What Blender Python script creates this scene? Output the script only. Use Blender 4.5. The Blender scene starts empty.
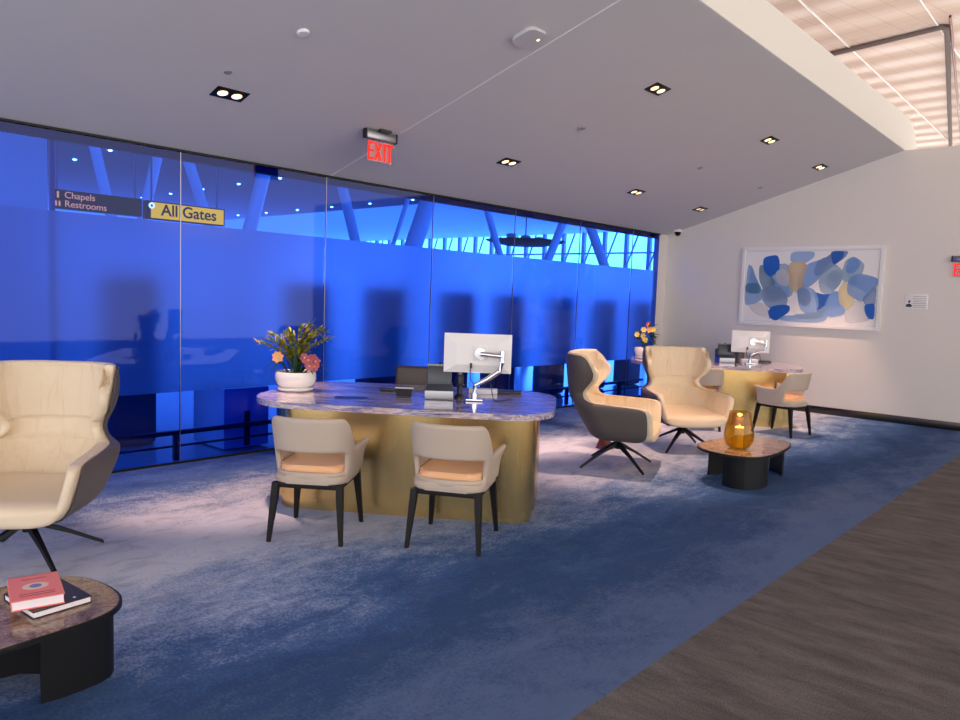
import bpy, bmesh, math, random
from mathutils import Vector, Matrix, Euler
random.seed(7)
C = bpy.context.scene.collection
PI = math.pi
R_ = math.radians

# ------------------------------------------------------------------ materials
MATS = {}
def srgb(r, g, b):
    def f(c):
        c /= 255.0
        return c / 12.92 if c <= 0.04045 else ((c + 0.055) / 1.055) ** 2.4
    return (f(r), f(g), f(b), 1.0)

class NT:
    def __init__(self, name):
        self.m = bpy.data.materials.new(name); self.m.use_nodes = True
        self.t = self.m.node_tree; self.t.nodes.clear()
        self.out = self.n('ShaderNodeOutputMaterial')
    def n(self, typ, **kw):
        nd = self.t.nodes.new(typ)
        for k, v in kw.items():
            if k[0] == '_': setattr(nd, k[1:], v)
            else:
                key = k.replace('__', ' ')
                nd.inputs[key].default_value = v
        return nd
    def l(self, a, b): self.t.links.new(a, b)
    def bsdf(self, color=(.8, .8, .8, 1), rough=.5, metal=0., spec=.5, **kw):
        b = self.n('ShaderNodeBsdfPrincipled')
        b.inputs['Base Color'].default_value = color
        b.inputs['Roughness'].default_value = rough
        b.inputs['Metallic'].default_value = metal
        b.inputs['Specular IOR Level'].default_value = spec
        for k, v in kw.items(): b.inputs[k.replace('__', ' ')].default_value = v
        self.l(b.outputs[0], self.out.inputs[0]); return b
    def coords(self, scale=(1, 1, 1), kind='Object', rot=(0, 0, 0)):
        tc = self.n('ShaderNodeTexCoord'); mp = self.n('ShaderNodeMapping')
        mp.inputs['Scale'].default_value = scale; mp.inputs['Rotation'].default_value = rot
        self.l(tc.outputs[kind], mp.inputs[0]); return mp.outputs[0]
    def noise(self, vec, scale=5., detail=4., rough=.5, dist=0.):
        n = self.n('ShaderNodeTexNoise', Scale=scale, Detail=detail, Roughness=rough, Distortion=dist)
        self.l(vec, n.inputs['Vector']); return n.outputs[0]
    def ramp(self, fac, stops, interp='LINEAR'):
        r = self.n('ShaderNodeValToRGB'); r.color_ramp.interpolation = interp
        e = r.color_ramp.elements
        while len(e) < len(stops): e.new(.5)
        for i, (p, c) in enumerate(stops): e[i].position = p; e[i].color = c
        self.l(fac, r.inputs[0]); return r.outputs[0]
    def mix(self, fac, a, b, mode='MIX'):
        m = self.n('ShaderNodeMix'); m.data_type = 'RGBA'; m.blend_type = mode
        for s, v in ((m.inputs[0], fac), (m.inputs[6], a), (m.inputs[7], b)):
            if hasattr(v, 'is_output') or hasattr(v, 'links'): self.l(v, s)
            else: s.default_value = v
        return m.outputs[2]
    def math(self, op, a, b=0.):
        m = self.n('ShaderNodeMath'); m.operation = op
        for s, v in ((m.inputs[0], a), (m.inputs[1], b)):
            if hasattr(v, 'links'): self.l(v, s)
            else: s.default_value = v
        return m.outputs[0]
    def bump(self, h, b, strength=.2, dist=.01):
        bp = self.n('ShaderNodeBump', Strength=strength, Distance=dist)
        self.l(h, bp.inputs['Height']); self.l(bp.outputs[0], b.inputs['Normal'])

def simple(name, col, rough=.5, metal=0., spec=.5, bump=None, var=.0, **kw):
    t = NT(name); b = t.bsdf(col, rough, metal, spec, **kw)
    if bump or var:
        v = t.coords()
        nz = t.noise(v, bump[0] if bump else 8., 3.)
        if bump: t.bump(nz, b, bump[1], .004)
        if var:
            n2 = t.noise(v, 3., 3.)
            c2 = tuple(min(1, x * (1 - var)) for x in col[:3]) + (1,)
            t.l(t.mix(n2, col, c2), b.inputs['Base Color'])
    MATS[name] = t.m; return t.m
def emis(name, col, strength):
    t = NT(name); e = t.n('ShaderNodeEmission', Color=col, Strength=strength)
    t.l(e.outputs[0], t.out.inputs[0]); MATS[name] = t.m; return t.m

simple('plaster_ceiling', srgb(212, 210, 212), .7, bump=(60., .05), var=.04)
simple('plaster_wall', srgb(228, 222, 216), .7, bump=(80., .05), var=.02)
simple('plaster_bulkhead', srgb(236, 232, 222), .7, bump=(50., .05))
simple('joint_white', srgb(240, 240, 240), .5)
simple('black_metal', srgb(11, 13, 17), .5, 0., .35, bump=(200., .03))
simple('black_plastic', srgb(26, 28, 33), .4)
simple('dark_grey_plastic', srgb(58, 64, 74), .35)
simple('chrome', srgb(225, 225, 230), .12, 1.)
simple('steel_brushed', srgb(150, 150, 155), .3, 1.)
simple('grey_white_plastic', srgb(206, 204, 206), .4)
simple('white_plastic', srgb(238, 236, 236), .35)
simple('grey_plastic', srgb(150, 152, 155), .45)
simple('canvas_white', srgb(240, 238, 238), .7)
simple('screen_glass', srgb(10, 12, 16), .1)
simple('cream_leather', srgb(226, 208, 180), .42, spec=.4)
simple('taupe_leather', srgb(92, 85, 80), .55, bump=(120., .05))
simple('beige_leather', srgb(190, 174, 158), .5, bump=(140., .06))
simple('peach_leather', srgb(238, 184, 136), .48, bump=(140., .06))
simple('dark_wood', srgb(22, 17, 16), .55, spec=.3, bump=(40., .05), var=.3)
simple('red_wood', srgb(120, 56, 34), .45, var=.3)
simple('brown_leather', srgb(70, 54, 50), .4, bump=(60., .1))
simple('ceramic_white', srgb(240, 238, 232), .18)
simple('soil', srgb(60, 42, 30), .95, bump=(60., .8))
simple('leaf_dark', srgb(32, 70, 34), .4, var=.4)
simple('leaf_yellow', srgb(190, 178, 40), .5, var=.3)
simple('leaf_green', srgb(96, 130, 40), .5, var=.4)
simple('petal_orange', srgb(244, 176, 110), .5)
simple('petal_pink', srgb(190, 104, 112), .55, var=.3)
simple('petal_yellow', srgb(240, 214, 110), .55)
simple('book_pink', srgb(240, 128, 118), .4)
simple('book_black', srgb(34, 28, 30), .45)
simple('paper', srgb(246, 240, 248), .7, bump=(300., .1))
simple('book_emblem', srgb(236, 208, 190), .5)
simple('book_emblem_blue', srgb(110, 120, 180), .5)
simple('book_ink', srgb(150, 70, 80), .5)
simple('rectangle_blue', srgb(44, 66, 150), .3, var=.5)
simple('candle_wax', srgb(250, 226, 170), .5)
simple('conduit_paint', srgb(112, 98, 96), .9, spec=.1)
simple('outside_white', srgb(226, 228, 230), .6)
simple('outside_grey', srgb(150, 152, 158), .6)
simple('outside_roof', srgb(170, 156, 176), .7)
simple('outside_kiosk', srgb(92, 95, 106), .6)
simple('outside_floor', srgb(176, 178, 184), .15)
simple('outside_dark', srgb(14, 15, 20), .5)
simple('column_paint', srgb(235, 236, 238), .35)
simple('rail_steel', srgb(60, 64, 74), .4, .8)
simple('baseboard_steel', srgb(84, 82, 82), .3, 1.)
simple('transom_grey', srgb(60, 62, 70), .5)
emis('lamp_warm', (1., .60, .27, 1), 1.5)
emis('hall_lamp', (1., .98, .95, 1), 30.)
emis('daylight', (1., 1., 1., 1), 5.)
emis('lamp_dim', (1., .72, .42, 1), .4)
emis('exit_red', (1., .03, .02, 1), .62)
simple('exit_backing', srgb(200, 170, 170), .4)
emis('led_green', (.6, 1., .3, 1), 2.)
emis('sign_amber', (8.5, 1.05, .02, 1), 1.)
emis('sign_amber_text', (7., .65, .12, 1), 1.)
emis('sign_white', (10., 3., .8, 1), 1.)
emis('candle_glow', (1., .55, .16, 1), 3.)
simple('sign_black', srgb(12, 12, 16), .4)
simple('outside_lamp', srgb(250, 250, 250), .3)

def mat_brass():
    t = NT('brushed_brass'); b = t.bsdf(srgb(206, 168, 100), .3, 1.)
    v = t.coords((150, 150, 1.5)); nz = t.noise(v, 4., 5., .6)
    t.l(t.mix(nz, srgb(214, 178, 112), srgb(238, 206, 142)), b.inputs['Base Color'])
    rr = t.n('ShaderNodeMapRange'); rr.inputs[3].default_value = .17; rr.inputs[4].default_value = .32
    t.l(nz, rr.inputs[0]); t.l(rr.outputs[0], b.inputs['Roughness'])
    t.bump(nz, b, .12, .001); MATS['brass'] = t.m
mat_brass()
def mat_desk_marble():
    t = NT('violet_marble'); b = t.bsdf(rough=.12, Coat__Weight=.6, Coat__Roughness=.04)
    v = t.coords((.55, 5.5, 5.5)); n0 = t.noise(v, 2.2, 8., .62, .9)
    col = t.ramp(n0, [(.30, srgb(40, 38, 56)), (.38, srgb(120, 116, 158)), (.44, srgb(206, 196, 210)), (.49, srgb(240, 226, 222)),
                      (.53, srgb(140, 134, 190)), (.60, srgb(228, 206, 204)), (.68, srgb(84, 84, 130))])
    n2 = t.noise(t.coords((1.6, 14, 14)), 3., 6., .7, 1.5)
    vein = t.ramp(n2, [(.44, (0, 0, 0, 1)), (.485, (1, 1, 1, 1)), (.53, (0, 0, 0, 1))])
    t.l(t.mix(t.math('MULTIPLY', vein, .6), col, srgb(38, 36, 50)), b.inputs['Base Color'])
    MATS['desk_marble'] = t.m
mat_desk_marble()
def mat_table_marble():
    t = NT('brown_marble'); b = t.bsdf(rough=.12, spec=.5)
    v = t.coords((1, 1, 1)); n0 = t.noise(v, 5., 8., .65, 1.4)
    col = t.ramp(n0, [(.3, srgb(72, 54, 44)), (.43, srgb(112, 88, 74)), (.52, srgb(150, 128, 112)), (.6, srgb(126, 98, 78)), (.72, srgb(188, 166, 146))])
    n2 = t.noise(v, 9., 6., .7, 2.)
    vein = t.ramp(n2, [(.47, (0, 0, 0, 1)), (.5, (1, 1, 1, 1)), (.53, (0, 0, 0, 1))])
    t.l(t.mix(t.math('MULTIPLY', vein, .4), col, srgb(196, 176, 160)), b.inputs['Base Color'])
    MATS['table_marble'] = t.m
mat_table_marble()
def mat_carpet_blue():
    t = NT('ombre_blue_carpet'); b = t.bsdf(rough=.95, spec=.1)
    v = t.coords(); sep = t.n('ShaderNodeSeparateXYZ'); t.l(v, sep.inputs[0])
    big = t.noise(t.coords((1, .6, 1)), .9, 5., .6, .5)
    mid = t.noise(t.coords((1.3, .7, 1)), 3.2, 6., .65, .6)
    fine = t.noise(v, 60., 5., .8); patch = t.noise(t.coords((1, .6, 1)), 22., 6., .75, .4)
    x = t.math('ADD', sep.outputs[0], t.math('MULTIPLY', t.math('SUBTRACT', big, .5), 1.9))
    x = t.math('ADD', x, t.math('MULTIPLY', t.math('SUBTRACT', mid, .5), 1.5))
    x = t.math('ADD', x, t.math('MULTIPLY', t.math('SUBTRACT', patch, .5), .9))
    x = t.math('ADD', x, t.math('MULTIPLY', t.math('SUBTRACT', fine, .5), 1.9))
    # the light band of the ombre drifts slightly with y
    x = t.math('ADD', x, t.math('MULTIPLY', sep.outputs[1], -.03))
    mr = t.n('ShaderNodeMapRange'); mr.inputs[1].default_value = -6.8; mr.inputs[2].default_value = -1.4
    t.l(x, mr.inputs[0])
    col = t.ramp(mr.outputs[0], [(.03, srgb(36, 62, 120)), (.2, srgb(84, 112, 168)), (.33, srgb(196, 202, 220)), (.50, srgb(206, 211, 225)),
                                 (.60, srgb(146, 166, 202)), (.68, srgb(76, 108, 160)), (.80, srgb(52, 80, 126)), (.93, srgb(92, 114, 156))])
    n3 = t.noise(t.coords((1, .5, 1)), 7., 5., .7, .6)
    col = t.mix(t.math('MULTIPLY', t.ramp(n3, [(.5, (0, 0, 0, 1)), (.72, (1, 1, 1, 1))]), .45), col, srgb(78, 96, 132))
    t.l(col, b.inputs['Base Color']); t.bump(fine, b, .6, .01); MATS['carpet_blue'] = t.m
mat_carpet_blue()
def mat_carpet_grey():
    t = NT('grey_carpet'); b = t.bsdf(rough=.95, spec=.1)
    n0 = t.noise(t.coords((.8, 2.6, 1), rot=(0, 0, -.75)), 3., 8., .72, .3); fine = t.noise(t.coords(), 130., 3., .7)
    col = t.ramp(n0, [(.34, srgb(90, 88, 91)), (.5, srgb(107, 104, 106)), (.66, srgb(122, 119, 120))])
    f2 = t.ramp(fine, [(.3, (.55, .55, .55, 1)), (.7, (1.3, 1.3, 1.3, 1))])
    t.l(t.mix(1., col, f2, 'MULTIPLY'), b.inputs['Base Color']); t.bump(fine, b, .5, .01); MATS['carpet_grey'] = t.m
mat_carpet_grey()
def mat_roof():
    t = NT('roof_panels'); b = t.bsdf(rough=.6)
    w1 = t.n('ShaderNodeTexWave', Scale=.35, Distortion=.6, Detail=1.); w1.bands_direction = 'Y'; w1.wave_profile = 'SIN'
    t.l(t.coords((.2, .9, 1), rot=(0, 0, R_(13))), w1.inputs['Vector'])
    br = t.n('ShaderNodeTexBrick', Scale=1., Mortar__Size=.012, Brick__Width=.45, Row__Height=.45); br.offset = 0.
    br.inputs['Color1'].default_value = srgb(206, 178, 158); br.inputs['Color2'].default_value = srgb(206, 178, 158); br.inputs['Mortar'].default_value = srgb(190, 160, 143)
    t.l(t.coords((1, 1, 1), rot=(0, 0, R_(13))), br.inputs['Vector'])
    c = t.mix(t.math('MULTIPLY', w1.outputs[1], .45), br.outputs[0], srgb(188, 156, 140))
    t.l(c, b.inputs['Base Color']); t.bump(w1.outputs[1], b, .6, .1); MATS['roof_panels'] = t.m
mat_roof()
def mat_ribbed():
    t = NT('ribbed_panels'); b = t.bsdf(srgb(214, 216, 220), .6)
    w = t.n('ShaderNodeTexWave', Scale=2.5, Distortion=0.); w.bands_direction = 'Z'
    t.l(t.coords(), w.inputs['Vector']); t.bump(w.outputs[1], b, .5, .05)
    t.l(t.mix(w.outputs[1], srgb(200, 204, 210), srgb(236, 238, 240)), b.inputs['Base Color']); MATS['ribbed'] = t.m
mat_ribbed()
def fresnel(t, ior):
    fr = t.n('ShaderNodeFresnel'); g = t.n('ShaderNodeNewGeometry'); mr = t.n('ShaderNodeMapRange')
    mr.inputs[3].default_value = ior; mr.inputs[4].default_value = 1 / ior   # same reflectance on the back face of the pane
    t.l(g.outputs['Backfacing'], mr.inputs[0]); t.l(mr.outputs[0], fr.inputs[0]); return fr
def mat_glass_blue():
    t = NT('blue_tinted_glass')
    tr = t.n('ShaderNodeBsdfTransparent', Color=(.155, .365, .96, 1))
    gl = t.n('ShaderNodeBsdfGlossy', Roughness=.03, Color=(1, 1, 1, 1))
    fr = fresnel(t, 1.3); mx = t.n('ShaderNodeMixShader')
    t.l(fr.outputs[0], mx.inputs[0]); t.l(tr.outputs[0], mx.inputs[1]); t.l(gl.outputs[0], mx.inputs[2])
    t.l(mx.outputs[0], t.out.inputs[0]); MATS['glass_blue'] = t.m
    t = NT('frosted_film')
    rf = t.n('ShaderNodeBsdfRefraction', Roughness=.85, IOR=1.16, Color=(.6, .6, .63, 1))
    tl = t.n('ShaderNodeBsdfTranslucent', Color=(.62, .66, .72, 1)); df = t.n('ShaderNodeBsdfDiffuse', Color=(.7, .72, .76, 1))
    m1 = t.n('ShaderNodeMixShader', Fac=.35); m2 = t.n('ShaderNodeMixShader', Fac=.12)
    t.l(rf.outputs[0], m1.inputs[1]); t.l(tl.outputs[0], m1.inputs[2]); t.l(m1.outputs[0], m2.inputs[1]); t.l(df.outputs[0], m2.inputs[2])
    t.l(m2.outputs[0], t.out.inputs[0]); MATS['film'] = t.m
mat_glass_blue()
def mat_clear(name, col, rough=0., ior=1.45):
    t = NT(name)
    tr = t.n('ShaderNodeBsdfTransparent', Color=col); gl = t.n('ShaderNodeBsdfGlossy', Roughness=.03)
    fr = fresnel(t, ior); mx = t.n('ShaderNodeMixShader')
    t.l(fr.outputs[0], mx.inputs[0]); t.l(tr.outputs[0], mx.inputs[1]); t.l(gl.outputs[0], mx.inputs[2])
    t.l(mx.outputs[0], t.out.inputs[0]); MATS[name] = t.m
mat_clear('amber_glass', (.88, .74, .32, 1)); mat_clear('acrylic', (.93, .93, .95, 1), ior=1.3)
def mat_headrest():
    t = NT('creased_cream_leather'); b = t.bsdf(srgb(226, 208, 180), .42, spec=.4)
    v = t.coords((7, 7, 1.1)); nz = t.noise(v, 1.5, 2., .45, 1.0)
    sp = t.n('ShaderNodeSeparateXYZ'); t.l(t.coords(), sp.inputs[0]); d_ = t.math('ABSOLUTE', t.math('SUBTRACT', sp.outputs[2], .765))
    groove = t.n('ShaderNodeMapRange'); groove.inputs[2].default_value = .012; groove.inputs[3].default_value = -.22; groove.inputs[4].default_value = 0.
    t.l(d_, groove.inputs[0]); nz = t.math('ADD', nz, groove.outputs[0]); fn = t.noise(t.coords(), 160., 2.)
    t.bump(t.math('ADD', nz, t.math('MULTIPLY', fn, .01)), b, .55, .05); MATS['cream_creased'] = t.m
mat_headrest()

# ------------------------------------------------------------------ mesh helpers
class MB:
    """collects shapes into one mesh"""
    def __init__(self): self.bm = bmesh.new(); self.mi = 0
    def _tag(self, faces):
        for f in faces: f.material_index = self.mi
    def box(self, c, s, rz=0., bevel=0., rot=None, seg=2):
        r = bmesh.ops.create_cube(self.bm, size=1.)
        M = Matrix.Translation(c) @ ((rot.to_matrix().to_4x4()) if rot else Matrix.Rotation(rz, 4, 'Z')) @ Matrix.Diagonal((s[0], s[1], s[2], 1))
        bmesh.ops.transform(self.bm, matrix=M, verts=r['verts'])
        fs = {f for v in r['verts'] for f in v.link_faces}; self._tag(fs)
        if bevel:
            es = {e for v in r['verts'] for e in v.link_edges}
            o = bmesh.ops.bevel(self.bm, geom=list(es), offset=bevel, segments=seg, affect='EDGES', profile=.5)
            self._tag(o['faces'])
        return self
    def tube(self, pts, radii, n=12, squash=1.):
        """tapered round bar through pts"""
        if not hasattr(radii, '__len__'): radii = [radii] * len(pts)
        pts = [Vector(p) for p in pts]; rings = []
        for i, p in enumerate(pts):
            d = (pts[min(i + 1, len(pts) - 1)] - pts[max(i - 1, 0)]).normalized()
            up = Vector((0, 0, 1)) if abs(d.z) < .95 else Vector((0, 1, 0))
            a = d.cross(up).normalized(); b = a.cross(d).normalized()
            rings.append([self.bm.verts.new(p + a * math.cos(2 * PI * k / n) * radii[i] + b * math.sin(2 * PI * k / n) * radii[i] * squash) for k in range(n)])
        fs = []
        for i in range(len(rings) - 1):
            for k in range(n):
                fs.append(self.bm.faces.new((rings[i][k], rings[i][(k + 1) % n], rings[i + 1][(k + 1) % n], rings[i + 1][k])))
        fs.append(self.bm.faces.new(rings[0][::-1])); fs.append(self.bm.faces.new(rings[-1])); self._tag(fs); return self
    def lathe(self, prof, c=(0, 0, 0), n=40, cap=True):
        """prof: list of (radius, z)"""
        rings = []; c = Vector(c); fs = []
        for r, z in prof: rings.append([self.bm.verts.new(c + Vector((r * math.cos(2 * PI * k / n), r * math.sin(2 * PI * k / n), z))) for k in range(n)])
        for i in range(len(rings) - 1):
            for k in range(n): fs.append(self.bm.faces.new((rings[i][k], rings[i][(k + 1) % n], rings[i + 1][(k + 1) % n], rings[i + 1][k])))
        if cap: fs.append(self.bm.faces.new(rings[0][::-1])); fs.append(self.bm.faces.new(rings[-1]))
        self._tag(fs); return self
    def prism(self, outline, z0, z1, bevel=0., seg=3):
        a = [self.bm.verts.new((x, y, z0)) for x, y in outline]; b = [self.bm.verts.new((x, y, z1)) for x, y in outline]
        n = len(a); fs = [self.bm.faces.new(a[::-1]), self.bm.faces.new(b)]
        for k in range(n): fs.append(self.bm.faces.new((a[k], a[(k + 1) % n], b[(k + 1) % n], b[k])))
        self._tag(fs)
        if bevel:
            es = list(fs[0].edges) + list(fs[1].edges)
            o = bmesh.ops.bevel(self.bm, geom=es, offset=bevel, segments=seg, affect='EDGES', profile=.5); self._tag(o['faces'])
        return self
    def poly(self, pts):
        f = self.bm.faces.new([self.bm.verts.new(p) for p in pts]); self._tag([f]); return self
    def hexa(self, lo, hi):
        """lo, hi: two four-point loops"""
        a = [self.bm.verts.new(p) for p in lo]; b = [self.bm.verts.new(p) for p in hi]
        fs = [self.bm.faces.new(a[::-1]), self.bm.faces.new(b)] + [self.bm.faces.new((a[k], a[(k + 1) % 4], b[(k + 1) % 4], b[k])) for k in range(4)]
        self._tag(fs); return self
    def blob(self, c, s, sub=2, rz=0.):
        r = bmesh.ops.create_icosphere(self.bm, subdivisions=sub, radius=1.)
        bmesh.ops.transform(self.bm, matrix=Matrix.Translation(c) @ Matrix.Rotation(rz, 4, 'Z') @ Matrix.Diagonal((s[0], s[1], s[2], 1)), verts=r['verts'])
        self._tag({f for v in r['verts'] for f in v.link_faces}); return self
    def build(self, name, mats, parent=None, smooth=True, angle=35, loc=None, rz=None, recalc=True):
        if recalc: bmesh.ops.recalc_face_normals(self.bm, faces=self.bm.faces)
        me = bpy.data.meshes.new(name); self.bm.to_mesh(me); self.bm.free()
        if not isinstance(mats, (list, tuple)): mats = [mats]
        for m in mats: me.materials.append(MATS[m])
        if smooth:
            me.polygons.foreach_set('use_smooth', [True] * len(me.polygons))
            try: me.set_sharp_from_angle(angle=R_(angle))
            except Exception: pass
        o = bpy.data.objects.new(name, me); C.objects.link(o)
        if parent: o.parent = parent
        if loc: o.location = loc
        if rz is not None: o.rotation_euler.z = rz
        return o

def tag(o, label=None, cat=None, group=None, kind=None):
    for k, v in (('label', label), ('category', cat), ('group', group), ('kind', kind)):
        if v: o[k] = v
    return o
def thing(name, label, cat, loc=(0, 0, 0), rz=0., group=None):
    o = bpy.data.objects.new(name, None); C.objects.link(o); o.empty_display_size = .1
    o.location = loc; o.rotation_euler = (0, 0, rz); return tag(o, label, cat, group)
def struct(o): o['kind'] = 'structure'; return o
def copy_tree(o, parent=None):
    c = o.copy(); C.objects.link(c); c.parent = parent
    for ch in [x for x in C.objects if x.parent == o]: copy_tree(ch, c)
    return c
def text_obj(name, txt, size, mat, parent, loc, rot, extrude=.002, align='CENTER', offset=0., sx=1.):
    cu = bpy.data.curves.new(name, 'FONT'); cu.body = txt; cu.size = size; cu.extrude = extrude; cu.align_x = align; cu.align_y = 'CENTER'; cu.offset = offset
    tmp = bpy.data.objects.new(name + '_src', cu); C.objects.link(tmp)
    dg = bpy.context.evaluated_depsgraph_get(); me = bpy.data.meshes.new_from_object(tmp.evaluated_get(dg))
    bpy.data.objects.remove(tmp); me.materials.clear(); me.materials.append(MATS[mat]); me.name = name
    o = bpy.data.objects.new(name, me); C.objects.link(o); o.parent = parent; o.location = loc; o.rotation_euler = rot; o.scale = (sx, 1, 1); return o
def rrect(x0, x1, y0, y1, r, n=10):
    rs = r if hasattr(r, '__len__') else (r,) * 4
    P = []
    for (cx, cy, a0, q) in ((x1, y1, 0, rs[0]), (x0, y1, 90, rs[1]), (x0, y0, 180, rs[2]), (x1, y0, 270, rs[3])):
        ccx = cx - q if cx == x1 else cx + q; ccy = cy - q if cy == y1 else cy + q
        for k in range(n + 1):
            a = R_(a0 + 90 * k / n); P.append((ccx + q * math.cos(a), ccy + q * math.sin(a)))
    return P
def smooth_loop(pts, n=8):
    """closed Catmull-Rom through pts"""
    out = []; N = len(pts)
    for i in range(N):
        p0, p1, p2, p3 = (Vector(pts[(i + k - 1) % N]) for k in range(4))
        for j in range(n):
            t = j / n
            out.append(tuple(.5 * ((2 * p1) + (p2 - p0) * t + (2 * p0 - 5 * p1 + 4 * p2 - p3) * t * t + (3 * p1 - p0 - 3 * p2 + p3) * t ** 3)))
    return out
def interp(keys, z):
    """monotone cubic interpolation of key rows (z, a, b, c..)"""
    n = len(keys)
    if z <= keys[0][0]: return keys[0][1:]
    if z >= keys[-1][0]: return keys[-1][1:]
    i = max(k for k in range(n - 1) if keys[k][0] <= z); h = keys[i + 1][0] - keys[i][0]; t = (z - keys[i][0]) / h; out = []
    for c in range(1, len(keys[0])):
        sl = lambda k: (keys[k + 1][c] - keys[k][c]) / (keys[k + 1][0] - keys[k][0])
        def m(k):
            if k == 0: return sl(0)
            if k == n - 1: return sl(n - 2)
            a, b = sl(k - 1), sl(k)
            return 0. if a * b <= 0 else 2 * a * b / (a + b)
        y0, y1 = keys[i][c], keys[i + 1][c]
        out.append((2 * t ** 3 - 3 * t * t + 1) * y0 + (t ** 3 - 2 * t * t + t) * h * m(i) + (-2 * t ** 3 + 3 * t * t) * y1 + (t ** 3 - t * t) * h * m(i + 1))
    return tuple(out)
def add_mod(o, typ, **kw):
    m = o.modifiers.new(typ.lower(), typ)
    for k, v in kw.items(): setattr(m, k, v)
    return m

# ------------------------------------------------------------------ the room shell
GX = -6.46; BY = 11.963; BXR = -2.83          # glass wall x, back wall y, bulkhead x
CZ0, CZ1 = 2.79, 3.88                          # ceiling height at the glass and at the bulkhead
SL = math.atan2(CZ1 - CZ0, BXR - GX)
def edge_z(y): return CZ1 + .0118 * (BY - y)      # the bulkhead edge climbs a little towards the hall
def ceil_z(x, y=BY): return CZ0 + (x - GX) * (edge_z(y) - CZ0) / (BXR - GX)

b = MB(); b.hexa([(GX, -4, -.05), (-1.535, -4, -.05), (-1.535, BY, -.05), (GX, BY, -.05)], [(GX, -4, 0), (-1.535, -4, 0), (-1.535, BY, 0), (GX, BY, 0)])
struct(b.build('floor', 'carpet_blue', smooth=False))
b = MB(); b.hexa([(-1.535, -8, -.05), (9, -8, -.05), (9, 30, -.05), (-1.535, 30, -.05)], [(-1.535, -8, 0), (9, -8, 0), (9, 30, 0), (-1.535, 30, 0)])
struct(b.build('floor', 'carpet_grey', smooth=False))
b = MB(); b.hexa([(-32, -12, -.06), (GX, -12, -.06), (GX, 48, -.06), (-32, 48, -.06)], [(-32, -12, -.005), (GX, -12, -.005), (GX, 48, -.005), (-32, 48, -.005)])
struct(b.build('floor', 'outside_floor', smooth=False))
b = MB(); rowsA = []
for k in range(18):
    y = -4 + (BY + .05 + 4) * k / 17; xe = BXR - .01
    rowsA.append([b.bm.verts.new(p) for p in ((GX - .12, y, ceil_z(GX - .12, y)), (xe, y, ceil_z(xe, y)), (xe, y, ceil_z(xe, y) + .12), (GX - .12, y, ceil_z(GX - .12, y) + .12))])
for k in range(17):
    for q in range(4): b.bm.faces.new((rowsA[k][q], rowsA[k][(q + 1) % 4], rowsA[k + 1][(q + 1) % 4], rowsA[k + 1][q]))
b.bm.faces.new(rowsA[0]); b.bm.faces.new(rowsA[-1][::-1])
struct(b.build('ceiling', 'plaster_ceiling', smooth=False))
# fine white joint across the ceiling
b = MB(); prev = None
for k in range(21):
    x = GX + (BXR - .01 - GX) * k / 20; y = 4.748 + .21 * k / 20
    ring = [b.bm.verts.new((x, y + dy, ceil_z(x, y) + dz)) for dy, dz in ((0, -.005), (.014, -.005), (.014, .01), (0, .01))]
    if prev:
        for q in range(4): b.bm.faces.new((prev[q], prev[(q + 1) % 4], ring[(q + 1) % 4], ring[q]))
    prev = ring
struct(b.build('trim_1', 'joint_white', smooth=False))
# bulkhead facing the hall, its far end rounded off above the back wall
b = MB(); prof = [(-4, edge_z(-4)), (12.72, edge_z(12.72)), (12.60, 4.06), (12.42, 4.22), (12.15, 4.32), (11.7, 4.345), (-4, 4.345)]
lo = [b.bm.verts.new((BXR, y, z)) for y, z in prof]; hi = [b.bm.verts.new((BXR - .16, y, z)) for y, z in prof]
b.bm.faces.new(lo); b.bm.faces.new(hi[::-1])
for k in range(len(lo)): b.bm.faces.new((lo[k], lo[(k + 1) % len(lo)], hi[(k + 1) % len(lo)], hi[k]))
struct(b.build('wall_right', 'plaster_bulkhead', smooth=False))
b = MB()
pf = [(GX - .1, 0), (4.0, 0), (4.0, 3.875), (BXR, CZ1 - .002), (BXR - .02, CZ1 + .05), (GX - .1, ceil_z(GX - .1) + .06)]
lo = [b.bm.verts.new((x, BY, z)) for x, z in pf]; hi = [b.bm.verts.new((x, BY + .18, z)) for x, z in pf]
b.bm.faces.new(lo); b.bm.faces.new(hi[::-1])
for k in range(6): b.bm.faces.new((lo[k], lo[(k + 1) % 6], hi[(k + 1) % 6], hi[k]))
struct(b.build('wall_back', 'plaster_wall', smooth=False))
b = MB(); b.box((GX - .05, (11.69 + BY) / 2, CZ0 / 2), (.1, BY - 11.69, CZ0)); struct(b.build('wall_left', 'plaster_wall', smooth=False))
b = MB(); b.box(((-5.9 + 4) / 2 - .25, BY - .008, .055), (10.4, .016, .11), bevel=.002); struct(b.build('baseboard_back', 'baseboard_steel'))
# transom above the glass
b = MB(); b.box((GX - .005, 3.85, CZ0 - .008), (.05, 15.7, .016)); struct(b.build('trim_2', 'black_metal', smooth=False))
b = MB(); b.box((GX - .07, 3.85, CZ0 - .045), (.06, 15.7, .07)); struct(b.build('trim_3', 'transom_grey', smooth=False))
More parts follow.
